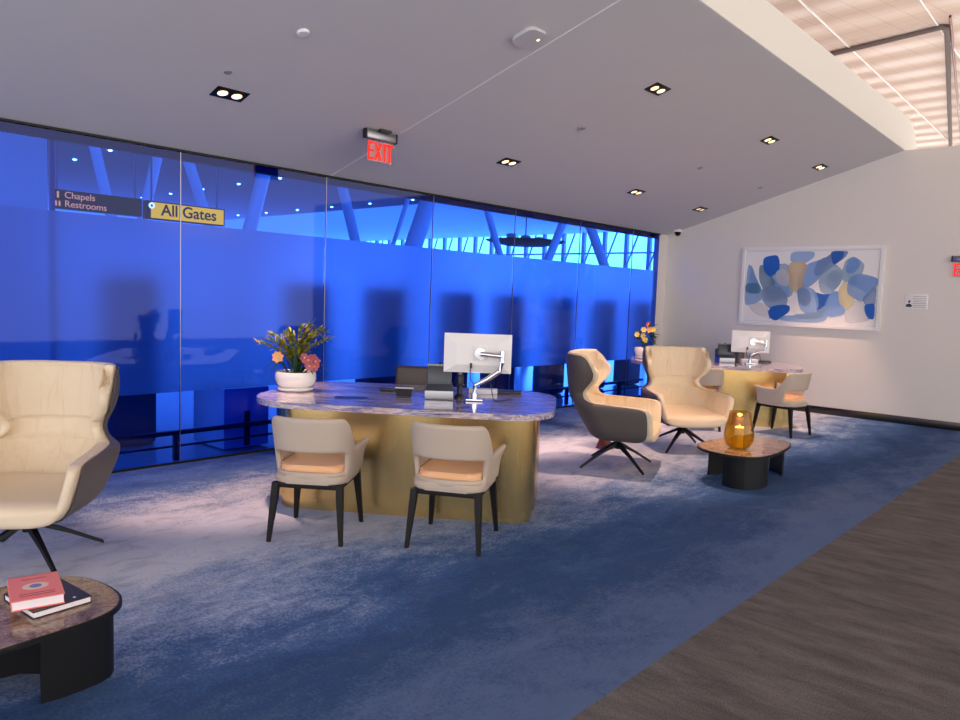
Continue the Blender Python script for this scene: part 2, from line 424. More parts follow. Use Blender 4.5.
# carpet edge strip at the foot of the glass
b = MB(); b.box((GX + .012, 3.85, .009), (.03, 15.7, .018)); struct(b.build('trim_4', 'black_metal', smooth=False))
MULL = [-4.0, -2.97, -1.44, .09, 1.62, 3.155, 4.712, 6.255, 7.785, 9.31, 10.82, 11.69]
for i in range(len(MULL) - 1):
    y0, y1 = MULL[i] + .004, MULL[i + 1] - .004
    b = MB(); b.box((GX - .006, (y0 + y1) / 2, CZ0 / 2), (.012, y1 - y0, CZ0 - .02))
    w = struct(b.build('window_%d' % (i + 1), 'glass_blue', smooth=False))
    b = MB(); x = GX - .0145; b.poly([(x, y0, .65), (x, y1, .65), (x, y1, 2.155), (x, y0, 2.155)])
    b.build('frosted_film', 'film', w, smooth=False, recalc=False)
    if i < len(MULL) - 2:
        b = MB(); b.box((GX - .006, MULL[i + 1], CZ0 / 2), (.013, .007, CZ0 - .02)); b.build('joint_seal', 'steel_brushed', w, smooth=False)

# ------------------------------------------------------------------ the terminal roof above
b = MB(); b.hexa([(-13, -8, 7.0), (16, -8, 7.0), (16, 60, 7.0), (-13, 60, 7.0)], [(-13, -8, 7.2), (16, -8, 7.2), (16, 60, 7.2), (-13, 60, 7.2)])
struct(b.build('ceiling', 'roof_panels', smooth=False))
for x0, x1 in ((-5.05, -5.42), (-3.42, -3.72), (-1.7, -1.95)):
    b = MB(); b.box(((x0 + x1) / 2, 24, 6.985), (.016, 44, .03), rz=math.atan2(-(x1 - x0), 30.)); struct(b.build('trim_5', 'joint_white', smooth=False))
b = MB(); b.tube([(-6.4, 17.0, 6.943), (-3.45, 16.42, 6.943), (-3.38, 16.5, 6.943), (-3.4, 16.7, 6.943), (-5.6, 29.6, 6.943)], .048, 10)
tag(b.build('conduit', 'conduit_paint'), 'dark grey conduit bent at a corner under the pinkish terminal roof', 'pipe')
b = MB(); b.tube([(-3.23, 16.0, 6.97), (-5.3, 29.8, 6.97)], .022, 8)
tag(b.build('thin_pipe', 'red_wood'), 'thin brown pipe running beside the dark conduit under the roof', 'pipe')

# ------------------------------------------------------------------ beyond the glass
b = MB(); b.box((-22.8, 2.5, 5.15), (32.2, 34, .3)); struct(b.build('ceiling', 'outside_roof', smooth=False))
b = MB(); b.box((-40, 36, 7.2), (72, 32, .3)); struct(b.build('ceiling', 'ribbed', smooth=False))
b = MB(); b.box((-38.5, 2, 1.5), (.3, 36, 3.0)); struct(b.build('wall_far', 'outside_white', smooth=False))
b = MB(); b.box((-38, 51, 1.2), (74, .3, 2.4)); struct(b.build('wall_far', 'outside_grey', smooth=False))
b = MB(); b.box((-38, 51.3, 4.75), (74, .04, 4.7)); struct(b.build('window_12', 'daylight', smooth=False))
n = 13
for k in range(36):
    x = -73 + k * 2.0
    b = MB(); b.box((x, 51, 4.75), (.28, .3, 4.7)); b.tube([(x + .1, 50.8, 4.2), (x + 1.2, 50.8, 7.0)], .07, 6); b.box((x + 1.0, 51, 5.4), (1.72, .2, .12))
    struct(b.build('window_%d' % (n + k), 'outside_grey', smooth=False))
for y in (8.0, 13.0, 18.5):
    for k in range(12):
        b = MB(); b.lathe([(.05, 4.998), (.04, 4.98), (.002, 4.965)], (-37 + k * 2.4, y, 0), 12, cap=False); tag(b.build('ceiling_lamp', 'hall_lamp'), 'tiny round lamp in a dotted row on the dim roof beyond the glass', 'ceiling light', 'dotted lamps on the roof beyond the glass')
for k in range(3):  # unseen area lights added under the roof to brighten the hall and its columns
    li = bpy.data.lights.new('hall_fill', 'AREA'); li.shape = 'RECTANGLE'; li.size = 3; li.size_y = 8; li.energy = 80.; li.color = (.95, .98, 1.)
    lo_ = bpy.data.objects.new('hall_fill', li); C.objects.link(lo_); lo_.location = (-9.6, -4 + 9.5 * k, 4.9)
g = 'slanted columns beyond the glass'
cols = [((4.881, 3.905), (5.062, 3.131), .17, 'white slanted column leaning over the Chapels sign beyond the glass'),
        ((5.944, 3.89), (5.753, 3.05), .18, 'pale column leaning right, just left of the second glass joint'),
        ((6.483, 3.839), (6.769, 3.045), .19, 'bright white column seen above the All Gates sign'),
        ((8.032, 3.892), (7.722, 2.754), .26, 'pale column leaning right, between the yellow sign and the exit sign'),
        ((9.876, 3.851), (10.252, 2.728), .22, 'bright column leaning left, seen just below the red exit sign'),
        ((12.458, 3.914), (11.958, 2.702), .42, 'thickest dark column leaning right beyond the glass, right of the exit sign'),
        ((11.675, 3.57), (11.341, 2.702), .1, 'thin strut just left of the thickest dark column'),
        ((14.499, 3.832), (15.078, 2.719), .18, 'column left of the hanging saucer lamp, leaning left'),
        ((17.826, 3.821), (17.183, 2.714), .24, 'column right of the hanging saucer lamp, leaning right'),
        ((19.219, 3.864), (20.034, 2.823), .3, 'last slanted column towards the plain back wall')]
for (ya, za), (yb, zb), w, lab in cols:
    s = (ya - yb) / (za - zb); z1 = 5.02
    b = MB(); b.tube([(-13, yb - s * (zb), 0), (-13, ya + s * (z1 - za), z1)], w / 2, 16)
    tag(b.build('slanted_column', 'column_paint'), lab, 'column', g)
for k, (y, lab) in enumerate([(3.15, 'blurred dark kiosk behind the frosting, left of the second glass joint'), (5.22, 'blurred dark kiosk above the flowering plant'), (6.4, 'blurred dark kiosk left of the first white monitor'),
                   (7.77, 'blurred dark kiosk directly above the white monitor'), (8.86, 'blurred dark kiosk right of the white monitor'), (10.2, 'blurred dark kiosk left of the side-facing wing chair'),
                   (11.5, 'blurred dark kiosk above the side-facing wing chair'), (12.75, 'last blurred dark kiosk before the back wall')]):
    b = MB(); b.box((-7.6, y, .85), (.35, .5, 1.7), bevel=.06); tag(b.build('kiosk', 'outside_kiosk'), lab, 'kiosk', 'kiosks behind the frosted glass')
b = MB(); b.box((-7.0, 3.96, .31), (.62, .5, .6), bevel=.01)
t = thing('low_cabinet', 'bright blue low cabinet on the floor behind the clear strip of glass', 'cabinet')
b.build('body', 'outside_white', t); b = MB(); b.box((-6.688, 3.96, .2), (.012, .06, .35)); b.build('handle', 'outside_dark', t)
b = MB(); b.box((-8.0, 3.2, .23), (.4, .66, .46), bevel=.02); tag(b.build('waste_bin', 'outside_dark'), 'nearly black box behind the glass beside the near wing chair', 'bin')
# an outside wall panel and post at the far left
b = MB(); b.box((-14, -2.2, 2.5), (.15, 13.4, 5.0)); struct(b.build('wall_front', 'outside_white', smooth=False))
b = MB(); b.box((-6.8, 2.23, 1.42), (.035, .035, 2.84)); struct(b.build('trim_6', 'outside_grey', smooth=False))
# low rail
rail = thing('guard_rail', 'low dark steel guard rail running along the outside foot of the glass', 'railing', (-6.6, 3.85, 0))
b = MB(); b.box((0, 0, .255), (.05, 15.5, .04), bevel=.006); b.build('top_rail', 'rail_steel', rail)
b = MB(); b.box((0, 0, .13), (.02, 15.5, .018)); b.build('lower_rail', 'rail_steel', rail)
for y in MULL[1:-1]:
    b = MB(); b.box((0, y + .03 - 3.85, .13), (.045, .05, .26)); b.build('post', 'rail_steel', rail, smooth=False)
# saucer lamp
sl = thing('saucer_lamp', 'dark hanging saucer lamp with white bulbs seen through the clear glass strip', 'lamp', (-16, 19.85, 3.5))
b = MB(); b.lathe([(.05, -.16), (.7, -.13), (1.25, -.02), (1.36, .03), (1.2, .05), (.1, .07)], n=40); b.build('dish', 'outside_dark', sl)
for q in (-.75, 0, .75):
    b = MB(); b.lathe([(.04, .05), (.13, .06), (.17, .12), (.17, .2), (.04, .23)], (0, q, 0), 16); b.build('bulb', 'outside_lamp', sl)
b = MB(); b.tube([(0, 0, .05), (0, 0, 3.56)], .02, 8); b.build('stem', 'outside_dark', sl)
# overhead signs, words face the room
TR = (PI / 2, 0, PI / 2)
s1 = thing('overhead_sign', 'dark overhead sign reading Chapels and Restrooms behind the glass', 'sign', (-9, 3.42, 2.5))
b = MB(); b.box((0, 0, 0), (.09, .97, .205), bevel=.004); b.build('panel', 'sign_black', s1, smooth=False)
for dy in (-.42, .42):
    b = MB(); b.tube([(0, dy, .1), (0, dy, 2.52)], .012, 8); b.build('hanger', 'outside_grey', s1)
text_obj('lettering', 'Chapels', .10, 'sign_amber_text', s1, (.047, -.36, .045), TR, align='LEFT')
text_obj('lettering', 'Restrooms', .10, 'sign_amber_text', s1, (.047, -.36, -.05), TR, align='LEFT')
b = MB(); b.blob((.048, -.425, .07), (.004, .012, .012)); b.box((.048, -.425, .035), (.004, .02, .05)); b.build('pictogram', 'sign_amber_text', s1)
for dy in (-.445, -.41):
    b = MB(); b.blob((.048, dy, -.03), (.004, .009, .009)); b.box((.048, dy, -.057), (.004, .018, .04)); b.build('pictogram', 'sign_amber_text', s1)
s2 = thing('gate_sign', 'amber backlit overhead sign reading All Gates behind the glass', 'sign', (-9, 4.455, 2.49))
b = MB(); b.box((0, 0, 0), (.09, 1.01, .215), bevel=.004); b.build('panel', 'sign_black', s2, smooth=False)
b = MB(); b.box((.047, .02, 0), (.006, .93, .185)); b.build('lit_face', 'sign_amber', s2, smooth=False)
for dy in (-.42, .42):
    b = MB(); b.tube([(0, dy, .1), (0, dy, 2.52)], .012, 8); b.build('hanger', 'outside_grey', s2)
text_obj('lettering', 'All Gates', .19, 'sign_black', s2, (.052, .03, .005), TR, offset=.003)
b = MB(); b.tube([(.05, -.44, .05), (.056, -.44, .05)], .035, 20); b.build('arrow_disc', 'sign_white', s2)
b = MB(); b.poly([(.0575, -.462, .043), (.0575, -.418, .043), (.0575, -.44, .073)]); b.box((.0565, -.44, .036), (.002, .012, .018)); b.build('arrow', 'sign_black', s2, smooth=False)

# ------------------------------------------------------------------ ceiling fittings
def on_ceiling(o, x, y, rz=0.):
    o.location = (x, y, ceil_z(x, y)); o.rotation_euler = Euler((0, -SL, 0)); return o
dl_labels = ['twin downlight nearest the camera, above the near wing chair', 'twin downlight between the white access point and the bulkhead', 'twin downlight just right of the hanging exit sign',
             'twin downlight above the framed painting, left of the last one', 'twin downlight closest to the bulkhead and the back wall', 'twin downlight in the middle of the ceiling near the glass', 'dark twin downlight near the corner camera']
pos = [(-5.50, 3.08), (-3.74, 6.57), (-5.475, 6.44), (-3.70, 9.28), (-3.73, 11.24), (-5.43, 9.11), (-5.45, 11.09)]
for i, (x, y) in enumerate(pos):
    d = thing('downlight', dl_labels[i], 'ceiling light', group='twin downlights in the sloping ceiling'); on_ceiling(d, x, y)
    b = MB(); b.box((0, 0, -.003), (.15, .27, .008), bevel=.002)
    b.build('housing', 'black_metal', d)
    for dy in (-.06, .06):
        b = MB(); b.lathe([(.052, -.0075), (.048, -.012), (.04, -.009), (.0399, -.0085)], (0, dy, 0), 20, cap=False); b.build('lamp_ring', 'black_plastic', d)
        b = MB(); b.lathe([(.04, -.0085), (.02, -.0105)], (0, dy, 0), 16); b.build('lamp', 'lamp_warm' if i < 6 else 'lamp_dim', d)
    if i < 6:
        li = bpy.data.lights.new('downlight_beam', 'SPOT'); li.energy = 130.; li.color = (1., .62, .44); li.spot_size = R_(50); li.spot_blend = .6; li.shadow_soft_size = .05
        lo_ = bpy.data.objects.new('downlight_beam', li); C.objects.link(lo_); lo_.parent = d; lo_.location = (0, 0, -.04); lo_.rotation_euler = (0, SL, 0)
def disc(x, y, r, mat, lab, cat, h=.02, name='smoke_detector'):
    b = MB(); b.lathe([(r, 0), (r, -h * .5), (r * .85, -h), (.002, -h)], n=24); o = b.build(name, mat); on_ceiling(o, x, y); return tag(o, lab, cat)
disc(-4.596, 3.128, .045, 'white_plastic', 'small round white detector on the ceiling, left of the access point', 'smoke detector')
disc(-4.573, 6.528, .04, 'grey_plastic', 'small round grey cap in mid ceiling between the twin downlights', 'sprinkler', name='sprinkler_cap')
disc(-5.244, 2.921, .03, 'grey_plastic', 'faint round cap on the ceiling just above the nearest downlight', 'sprinkler', h=.008, name='sprinkler_cap')
disc(-4.57, 9.225, .035, 'grey_plastic', 'small round cap on the ceiling below the faint light patch', 'sprinkler', h=.01, name='sprinkler_cap')
disc(-4.542, 11.147, .035, 'grey_plastic', 'farthest round ceiling cap, close to the back wall edge', 'sprinkler', h=.01, name='sprinkler_cap')
ap = thing('access_point', 'rounded white wireless access point on the ceiling beside the fine white joint', 'access point'); on_ceiling(ap, -3.82, 4.68)
b = MB(); b.prism(rrect(-.115, .115, -.115, .115, .07), -.028, 0, bevel=.01); b.build('cover', 'grey_white_plastic', ap)
b = MB(); b.box((.03, .07, -.0285), (.02, .02, .002)); b.build('status_light', 'led_green', ap, smooth=False)

def exit_sign(loc, rz, lab, w=.36):
    e = thing('exit_sign', lab, 'exit sign', loc, rz)
    b = MB(); b.box((0, 0, -.045), (w, .055, .085), bevel=.012); b.build('housing', 'steel_brushed', e)
    for s in (-1, 1):
        b = MB(); b.box((s * (w / 2 + .007), 0, -.045), (.014, .06, .09), bevel=.006); b.build('end_cap', 'black_plastic', e)
    b = MB(); b.box((0, 0, -.19), (w - .01, .008, .205)); b.build('acrylic_panel', 'acrylic', e, smooth=False)
    h, zc, y, d = .165, -.19, -.008, .006
    b = MB(); q = w / .36
    x = -.115 * q; b.box((x - .03 * q, y, zc), (.019, d, h))
    for k in (-1, 0, 1): b.box((x + .006, y, zc + k * (h / 2 - .011)), (.048 * q, d * .98, .019))
    b.build('letter_e', 'exit_red', e, smooth=False)
    b = MB(); x = -.028 * q
    for k in (-1, 1): b.box((x, y + k * .0003, zc), (.019, d, h * 1.06), rot=Euler((0, k * .40, 0)))
    b.build('letter_x', 'exit_red', e, smooth=False)
    b = MB(); b.box((.052 * q, y, zc), (.019, d, h)); b.build('letter_i', 'exit_red', e, smooth=False)
    b = MB(); x = .115 * q; b.box((x, y, zc - .011), (.019, d, h - .022)); b.box((x, y, zc + h / 2 - .011), (.08 * q, d * .98, .022)); b.build('letter_t', 'exit_red', e, smooth=False)
    b = MB(); b.box((0, .0045, zc), (w - .07, .001, h + .02)); b.build('red_backing', 'exit_backing', e, smooth=False)
    return e
ex = exit_sign((-5.5, 4.61, ceil_z(-5.5, 4.6) + .0), PI / 2, 'red EXIT sign hanging from the ceiling above the glass wall', .35)
b = MB(); b.box((.02, -.045, -.0), (.13, .035, .02)); b.build('ceiling_mount', 'black_plastic', ex, smooth=False)
ex2 = exit_sign((-1.95, BY - .03, 2.39), 0., 'red EXIT sign on the back wall, cut off by the right edge', .35)
dome = thing('security_camera', 'white dome security camera high in the corner of the back wall', 'security camera', (-6.22, BY - .09, 2.80))
b = MB(); b.lathe([(.05, .1), (.07, .06), (.07, .03)], n=24); b.box((0, .055, .05), (.06, .07, .05)); b.build('housing', 'white_plastic', dome)
b = MB(); b.lathe([(.058, .032), (.052, 0), (.03, -.03), (.003, -.04)], n=24); b.build('dome', 'screen_glass', dome)

# painting on the back wall
art = thing('painting', 'framed abstract painting of overlapping blue petals on the back wall', 'painting', (-4.02, BY, 1.93))
W, H = 2.10, 1.24
b = MB(); fw = .05
b.box((0, -.022, H / 2 - fw / 2), (W, .04, fw)); b.box((0, -.022, -H / 2 + fw / 2), (W, .04, fw)); b.box((-W / 2 + fw / 2, -.022, 0), (fw, .04, H - 2 * fw)); b.box((W / 2 - fw / 2, -.022, 0), (fw, .04, H - 2 * fw))
b.build('frame', 'white_plastic', art, smooth=False)
patches = [('gr', 0), ('gr2', 0), ('s1', 1), ('t1', 2), ('u1', 3), ('c1', 4), ('g1', 5), ('b1', 6), ('y1', 7), ('p1', 8), ('b2', 6), ('u2', 4), ('u3', 9), ('b3', 9), ('v1', 1), ('v2', 3), ('w1', 2), ('y2', 10), ('r1', 4), ('b4', 6), ('r2', 1), ('r3', 8), ('b5', 6), ('s2', 5),
           ('gx', 0)]
P = dict(b1=[(-4.71,2.37),(-4.53,2.4),(-4.49,2.32),(-4.49,2.19),(-4.6,2.1),(-4.7,2.2)], g1=[(-4.77,2.23),(-4.68,2.23),(-4.6,2.1),(-4.54,2.0),(-4.56,1.92),(-4.68,1.89),(-4.76,2.03)],
 s1=[(-4.96,2.22),(-4.9,2.19),(-4.84,2.04),(-4.75,1.9),(-4.74,1.74),(-4.87,1.68),(-4.98,1.67)], s2=[(-4.97,1.96),(-4.81,1.97),(-4.75,1.87),(-4.78,1.82),(-4.97,1.84)],
 c1=[(-4.59,2.11),(-4.48,2.24),(-4.35,2.24),(-4.26,2.06),(-4.26,1.83),(-4.4,1.78),(-4.51,1.9)], y1=[(-4.33,2.16),(-4.28,2.28),(-4.13,2.29),(-4.06,2.22),(-4.11,2.06),(-4.1,1.91),(-4.21,1.88),(-4.31,2.03)],
 p1=[(-4.69,1.87),(-4.62,1.92),(-4.46,1.9),(-4.34,1.77),(-4.36,1.62),(-4.49,1.57),(-4.61,1.63),(-4.69,1.74)], b2=[(-4.58,1.53),(-4.53,1.6),(-4.41,1.63),(-4.3,1.62),(-4.29,1.54),(-4.45,1.4),(-4.54,1.44)],
 t1=[(-4.28,2.47),(-3.98,2.48),(-3.98,2.38),(-4.1,2.3),(-4.27,2.32)], u1=[(-4.14,2.06),(-4.03,2.27),(-3.81,2.34),(-3.7,2.48),(-3.53,2.48),(-3.57,2.34),(-3.71,2.24),(-3.93,2.01),(-4.05,1.92),(-4.12,1.97)],
 u2=[(-3.84,2.06),(-3.73,2.26),(-3.64,2.24),(-3.54,2.14),(-3.57,1.99),(-3.68,1.86),(-3.8,1.89)], u3=[(-3.7,2.47),(-3.54,2.47),(-3.56,2.36),(-3.65,2.28),(-3.69,2.37)],
 v1=[(-4.15,1.86),(-4.07,1.9),(-3.94,1.88),(-3.87,1.76),(-3.86,1.63),(-3.97,1.53),(-4.09,1.61)], b3=[(-3.91,1.84),(-3.77,1.8),(-3.58,1.84),(-3.67,1.72),(-3.76,1.56),(-3.84,1.57),(-3.86,1.73)],
 v2=[(-3.72,1.71),(-3.65,1.84),(-3.56,1.84),(-3.49,1.7),(-3.48,1.55),(-3.66,1.51),(-3.72,1.59)], w1=[(-4.31,1.48),(-4.05,1.5),(-3.85,1.57),(-3.72,1.69),(-3.72,1.54),(-3.78,1.4),(-4.33,1.39)],
 r1=[(-3.52,2.17),(-3.48,2.31),(-3.39,2.36),(-3.26,2.26),(-3.28,2.14),(-3.37,2.04),(-3.47,2.04),(-3.53,2.1)], b4=[(-3.41,2.07),(-3.36,2.09),(-3.31,2.02),(-3.34,1.97),(-3.41,1.98)],
 r2=[(-3.41,2.04),(-3.3,2.12),(-3.06,2.06),(-3.05,1.96),(-3.21,1.75),(-3.41,1.86)], r3=[(-3.21,1.78),(-3.06,1.96),(-3.06,1.66),(-3.17,1.68)], b5=[(-3.18,1.67),(-3.06,1.69),(-3.06,1.49),(-3.12,1.5),(-3.17,1.58)],
 y2=[(-3.55,1.89),(-3.48,2.01),(-3.4,1.85),(-3.34,1.77),(-3.42,1.62),(-3.53,1.72)], gr=[(-4.95,1.66),(-4.68,1.65),(-4.56,1.42),(-4.8,1.49)], gr2=[(-3.45,1.6),(-3.28,1.75),(-3.1,1.47),(-3.41,1.42)],
 gx=[(-4.5,2.15),(-4.4,2.2),(-4.3,2.05),(-4.35,1.95),(-4.48,2.0)])
pc = [(226, 222, 226), (126, 170, 226), (130, 172, 232), (104, 158, 232), (142, 172, 204), (64, 122, 166), (0, 92, 196), (216, 186, 140), (120, 150, 196), (20, 84, 176), (232, 214, 160)]
for i, c in enumerate(pc):
    t = NT('paint_%d' % i); bs = t.bsdf(srgb(*c), .6); bs.inputs['Alpha'].default_value = .58 if i not in (0, 6, 9) else (.4 if i == 0 else .9)
    nz = t.noise(t.coords(), 5., 4.); t.l(t.mix(t.math('MULTIPLY', nz, .5), srgb(*c), srgb(*(min(255, q + 26) for q in c))), bs.inputs['Base Color']); MATS['paint_%d' % i] = t.m
b = MB(); b.box((0, -.012, 0), (W - .09, .02, H - .09))
for q in (-1, 1):
    b.mi = 12; b.box((0, -.0225, q * (H / 2 - .063)), (W - .12, .002, .003)); b.box((q * (W / 2 - .063), -.0225, 0), (.003, .002, H - .12))
for k, (key, ci) in enumerate(patches):
    b.mi = ci + 1
    raw = [(x + 4.02, z - 1.93) for x, z in P[key]]
    def lay(raw, y, k_):
        gx_, gz_ = sum(p[0] for p in raw) / len(raw), sum(p[1] for p in raw) / len(raw)
        pts = [(min(.985, max(-.985, gx_ + (x - gx_) * k_)), min(.545, max(-.545, gz_ + (z - gz_) * k_))) for x, z in raw]
        for _ in range(3):
            pts = [q for i in range(len(pts)) for q in ((pts[i][0] * .8 + pts[(i + 1) % len(pts)][0] * .2, pts[i][1] * .82 + pts[(i + 1) % len(pts)][1] * .18), (pts[i][0] * .18 + pts[(i + 1) % len(pts)][0] * .82, pts[i][1] * .18 + pts[(i + 1) % len(pts)][1] * .82))]
        b.poly([(x, y, z) for x, z in pts])
    lay(raw, -.0226 - k * .0004, 1.22)
    if ci in (1, 2, 3, 4, 8) and len(raw) > 5:      # a second, shifted translucent petal over the first
        b.mi = (2, 4, 1, 3, 8)[k % 5] + 1
        lay([(x * .62 + gq[0] * .38, z * .62 + gq[1] * .38) for gq in [raw[k % len(raw)]] for x, z in raw], -.0228 - k * .0004, 1.25)
b.build('canvas', ['canvas_white'] + ['paint_%d' % i for i in range(len(pc))] + ['grey_plastic'], art, smooth=False, recalc=False)
pq = thing('wall_plaque', 'small white information plaque with a black figure on the wall right of the painting', 'plaque', (-2.53, BY, 1.75))
b = MB(); b.box((0, -.006, 0), (.285, .01, .21), bevel=.002); b.build('plate', 'white_plastic', pq)
b = MB()
for k in range(7): b.box((.045, -.0117, .075 - k * .025), (.17 if k % 3 else .16, .001, .007))
b.build('text_lines', 'grey_plastic', pq, smooth=False)
b = MB(); b.prism(smooth_loop([(-.12, -.075), (-.12, -.045), (-.09, -.03), (-.065, -.035), (-.05, -.055), (-.05, -.075)], 3), 0, .001); b.blob((-.085, -.0, .0005), (.014, .02, .0008))
o = b.build('silhouette', 'black_plastic', pq); o.location = (0, -.0112, 0); o.rotation_euler = (PI / 2, 0, 0)

# ------------------------------------------------------------------ desks and what stands on them
def make_desk(O, A, lab, ids):
    d = thing('reception_desk', lab, 'desk', (O[0], O[1], 0), R_(A), 'marble topped brass desks')
    b = MB(); b.prism(rrect(-1.25, 1.04, -.56, .85, (.42, .45, .42, .36), 14), .745, .79, bevel=.012); b.build('tabletop', 'desk_marble', d)
    b = MB(); b.prism(rrect(-1.0, .93, -.525, .22, .17, 14), .085, .745); b.build('body', 'brass', d)
    b = MB(); b.prism(rrect(-.98, .905, -.503, .19, .155, 14), 0, .085); b.build('plinth', 'brass', d)
    def w(x, y, z=.79):
        a = R_(A); return (O[0] + x * math.cos(a) - y * math.sin(a), O[1] + x * math.sin(a) + y * math.cos(a), z)
    return d, w
d1, w1 = make_desk((-4.2, 4.0), 35, 'nearer brass desk with violet marble top, two armchairs in front', 0)
d2, w2 = make_desk((-4.5, 10.1), 28, 'farther brass desk with marble top in front of the painting', 1)

def make_monitor(loc, rz, lab, cz=.365):
    """local: x along the screen width, -y is the back that faces the visitor; origin at the clamp on the worktop"""
    m = thing('monitor', lab, 'monitor', loc, rz, 'white monitors on chrome arms')
    cx = .015; ysc = .07; dx, dz = .265, .153
    b = MB(); b.hexa([(cx - dx, ysc, cz - dz), (cx + dx, ysc, cz - dz), (cx + dx, ysc, cz + dz), (cx - dx, ysc, cz + dz)],
                     [(cx - dx, ysc + .014, cz - dz), (cx + dx, ysc + .014, cz - dz), (cx + dx, ysc + .014, cz + dz), (cx - dx, ysc + .014, cz + dz)])
    b.hexa([(cx - dx + .1, ysc - .028, cz - .09), (cx + dx - .1, ysc - .028, cz - .09), (cx + dx - .1, ysc - .028, cz + .07), (cx - dx + .1, ysc - .028, cz + .07)],
           [(cx - dx + .004, ysc, cz - dz + .004), (cx + dx - .004, ysc, cz - dz + .004), (cx + dx - .004, ysc, cz + dz - .004), (cx - dx + .004, ysc, cz + dz - .004)])
    b.build('back_cover', 'white_plastic', m, smooth=False)
    b = MB(); b.box((cx, ysc + .0146, cz), (2 * dx - .02, .002, 2 * dz - .02)); b.build('screen', 'screen_glass', m, smooth=False)
    b = MB(); b.box((cx + .02, ysc - .031, cz), (.115, .006, .115), bevel=.003); b.build('mount_plate', 'white_plastic', m)
    b = MB(); b.tube([(cx + .02, ysc - .032, cz), (cx + .02, ysc - .05, cz)], .045, 24); b.tube([(cx + .02, ysc - .05, cz), (cx + .02, ysc - .07, cz)], .024, 20)
    b.tube([(cx + .02, ysc - .062, cz), (cx + .19, ysc - .075, cz - .012)], .021, 16); b.tube([(cx + .19, ysc - .075, cz - .055), (cx + .19, ysc - .075, cz + .03)], .02, 16)
    b.build('swivel_head', 'chrome', m)
    b = MB(); b.tube([(cx + .19, ysc - .075, cz + .02), (cx + .195, ysc - .075, cz - .06), (cx + .17, .0, cz - .13), (cx + .08, 0, .17), (0, 0, .12), (0, 0, .02)], [.015, .018, .022, .022, .018, .016], 14)
    b.build('arm', 'chrome', m)
    b = MB(); b.box((0, 0, .008), (.13, .08, .016), bevel=.004); b.tube([(0, 0, .01), (0, 0, .06)], .024, 18); b.build('clamp_base', 'chrome', m)
    b = MB(); pts = smooth3([(cx - .05, ysc - .02, cz - .09), (cx - .05, ysc - .03, cz - .2), (cx + .02, .02, .1), (cx + .1, .0, .14), (cx + .13, -.03, .03), (cx + .16, -.02, .006), (cx + .28, .1, .006)]); b.tube(pts, .004, 8)
    b.build('cable', 'black_plastic', m)
    b = MB(); b.box((cx - .05, ysc - .03, cz - .095), (.018, .02, .04)); b.build('plug', 'black_plastic', m, smooth=False)
    return m
def smooth3(pts, n=6):
    P_ = [Vector(p) for p in pts]; P_ = [P_[0]] + P_ + [P_[-1]]; out = []
    for i in range(1, len(P_) - 2):
        for j in range(n):
            t = j / n; p0, p1, p2, p3 = P_[i - 1:i + 3]
            out.append(.5 * ((2 * p1) + (p2 - p0) * t + (2 * p0 - 5 * p1 + 4 * p2 - p3) * t * t + (3 * p1 - p0 - 3 * p2 + p3) * t ** 3))
    out.append(P_[-2]); return out
mon = make_monitor(w1(.41, .03, .7925), R_(42), 'white monitor seen from behind on the nearer desk')
m2 = make_monitor(w2(.385, .08, .7925), R_(39), 'white monitor seen from behind on the farther desk', .31)

def make_terminal(loc, rz, lab):
    t = thing('ticket_terminal', lab, 'printer', loc, rz, 'grey desk printers')
    b = MB(); b.prism([(-.11, -.1), (.11, -.1), (.11, .1), (-.11, .1)], 0, .075, bevel=.006); b.build('base', 'steel_brushed', t)
    b = MB(); b.hexa([(-.112, -.1, .075), (.112, -.1, .075), (.112, .1, .075), (-.112, .1, .075)], [(-.10, -.03, .115), (.10, -.03, .115), (.10, .1, .115), (-.10, .1, .115)]); b.build('sloping_cover', 'dark_grey_plastic', t, smooth=False)
    b = MB(); rot = Euler((R_(-12), 0, 0)); b.box((0, .02, .18), (.19, .03, .15), rot=rot, bevel=.006); b.build('upright_display', 'dark_grey_plastic', t)
    b = MB(); b.box((0, .035, .262), (.2, .045, .015), bevel=.004); b.build('top_ledge', 'grey_plastic', t)
    b = MB(); b.blob((0, .03, .275), (.013, .013, .01)); b.build('button', 'black_plastic', t)
    return t
t1 = make_terminal(w1(.125, .07), R_(44), 'grey printer with an upright display, left of the monitor on the nearer desk')
t2 = copy_tree(t1); t2.location = w2(.05, .13); t2['label'] = 'grey printer with an upright display on the farther desk'
def make_scanner(loc, rz, lab):
    t = thing('scanner_stand', lab, 'scanner', loc, rz, 'dark scanners beside the monitors')
    b = MB(); b.lathe([(.04, 0), (.04, .015), (.022, .03), (.02, .1), (.03, .11), (.032, .17), (.026, .185), (.003, .19)], n=24); b.build('stand', 'black_plastic', t)
    b = MB(); b.lathe([(.018, .186), (.016, .2), (.003, .203)], n=16); b.build('head', 'grey_plastic', t)
    return t
k1 = make_scanner(w1(.27, .18), R_(35), 'dark upright scanner between printer and monitor on the nearer desk')
k2 = copy_tree(k1); k2.location = w2(.22, .22); k2['label'] = 'dark upright scanner between printer and monitor on the farther desk'
def make_keyboard(loc, rz, lab):
    t = thing('docking_station', lab, 'dock', loc, rz, 'docks behind the monitors')
    b = MB(); b.box((0, 0, .02), (.24, .09, .04), bevel=.005); b.build('body', 'white_plastic', t)
    b = MB(); b.box((.17, .05, .012), (.3, .12, .022), bevel=.004); b.build('tray', 'black_plastic', t)
    return t
c1 = make_keyboard(w1(.42, .52), R_(40), 'slim white dock with black tray behind the monitor arm, nearer desk')
c2 = copy_tree(c1); c2.location = w2(.42, .52); c2['label'] = 'slim white dock with black tray behind the monitor arm, farther desk'
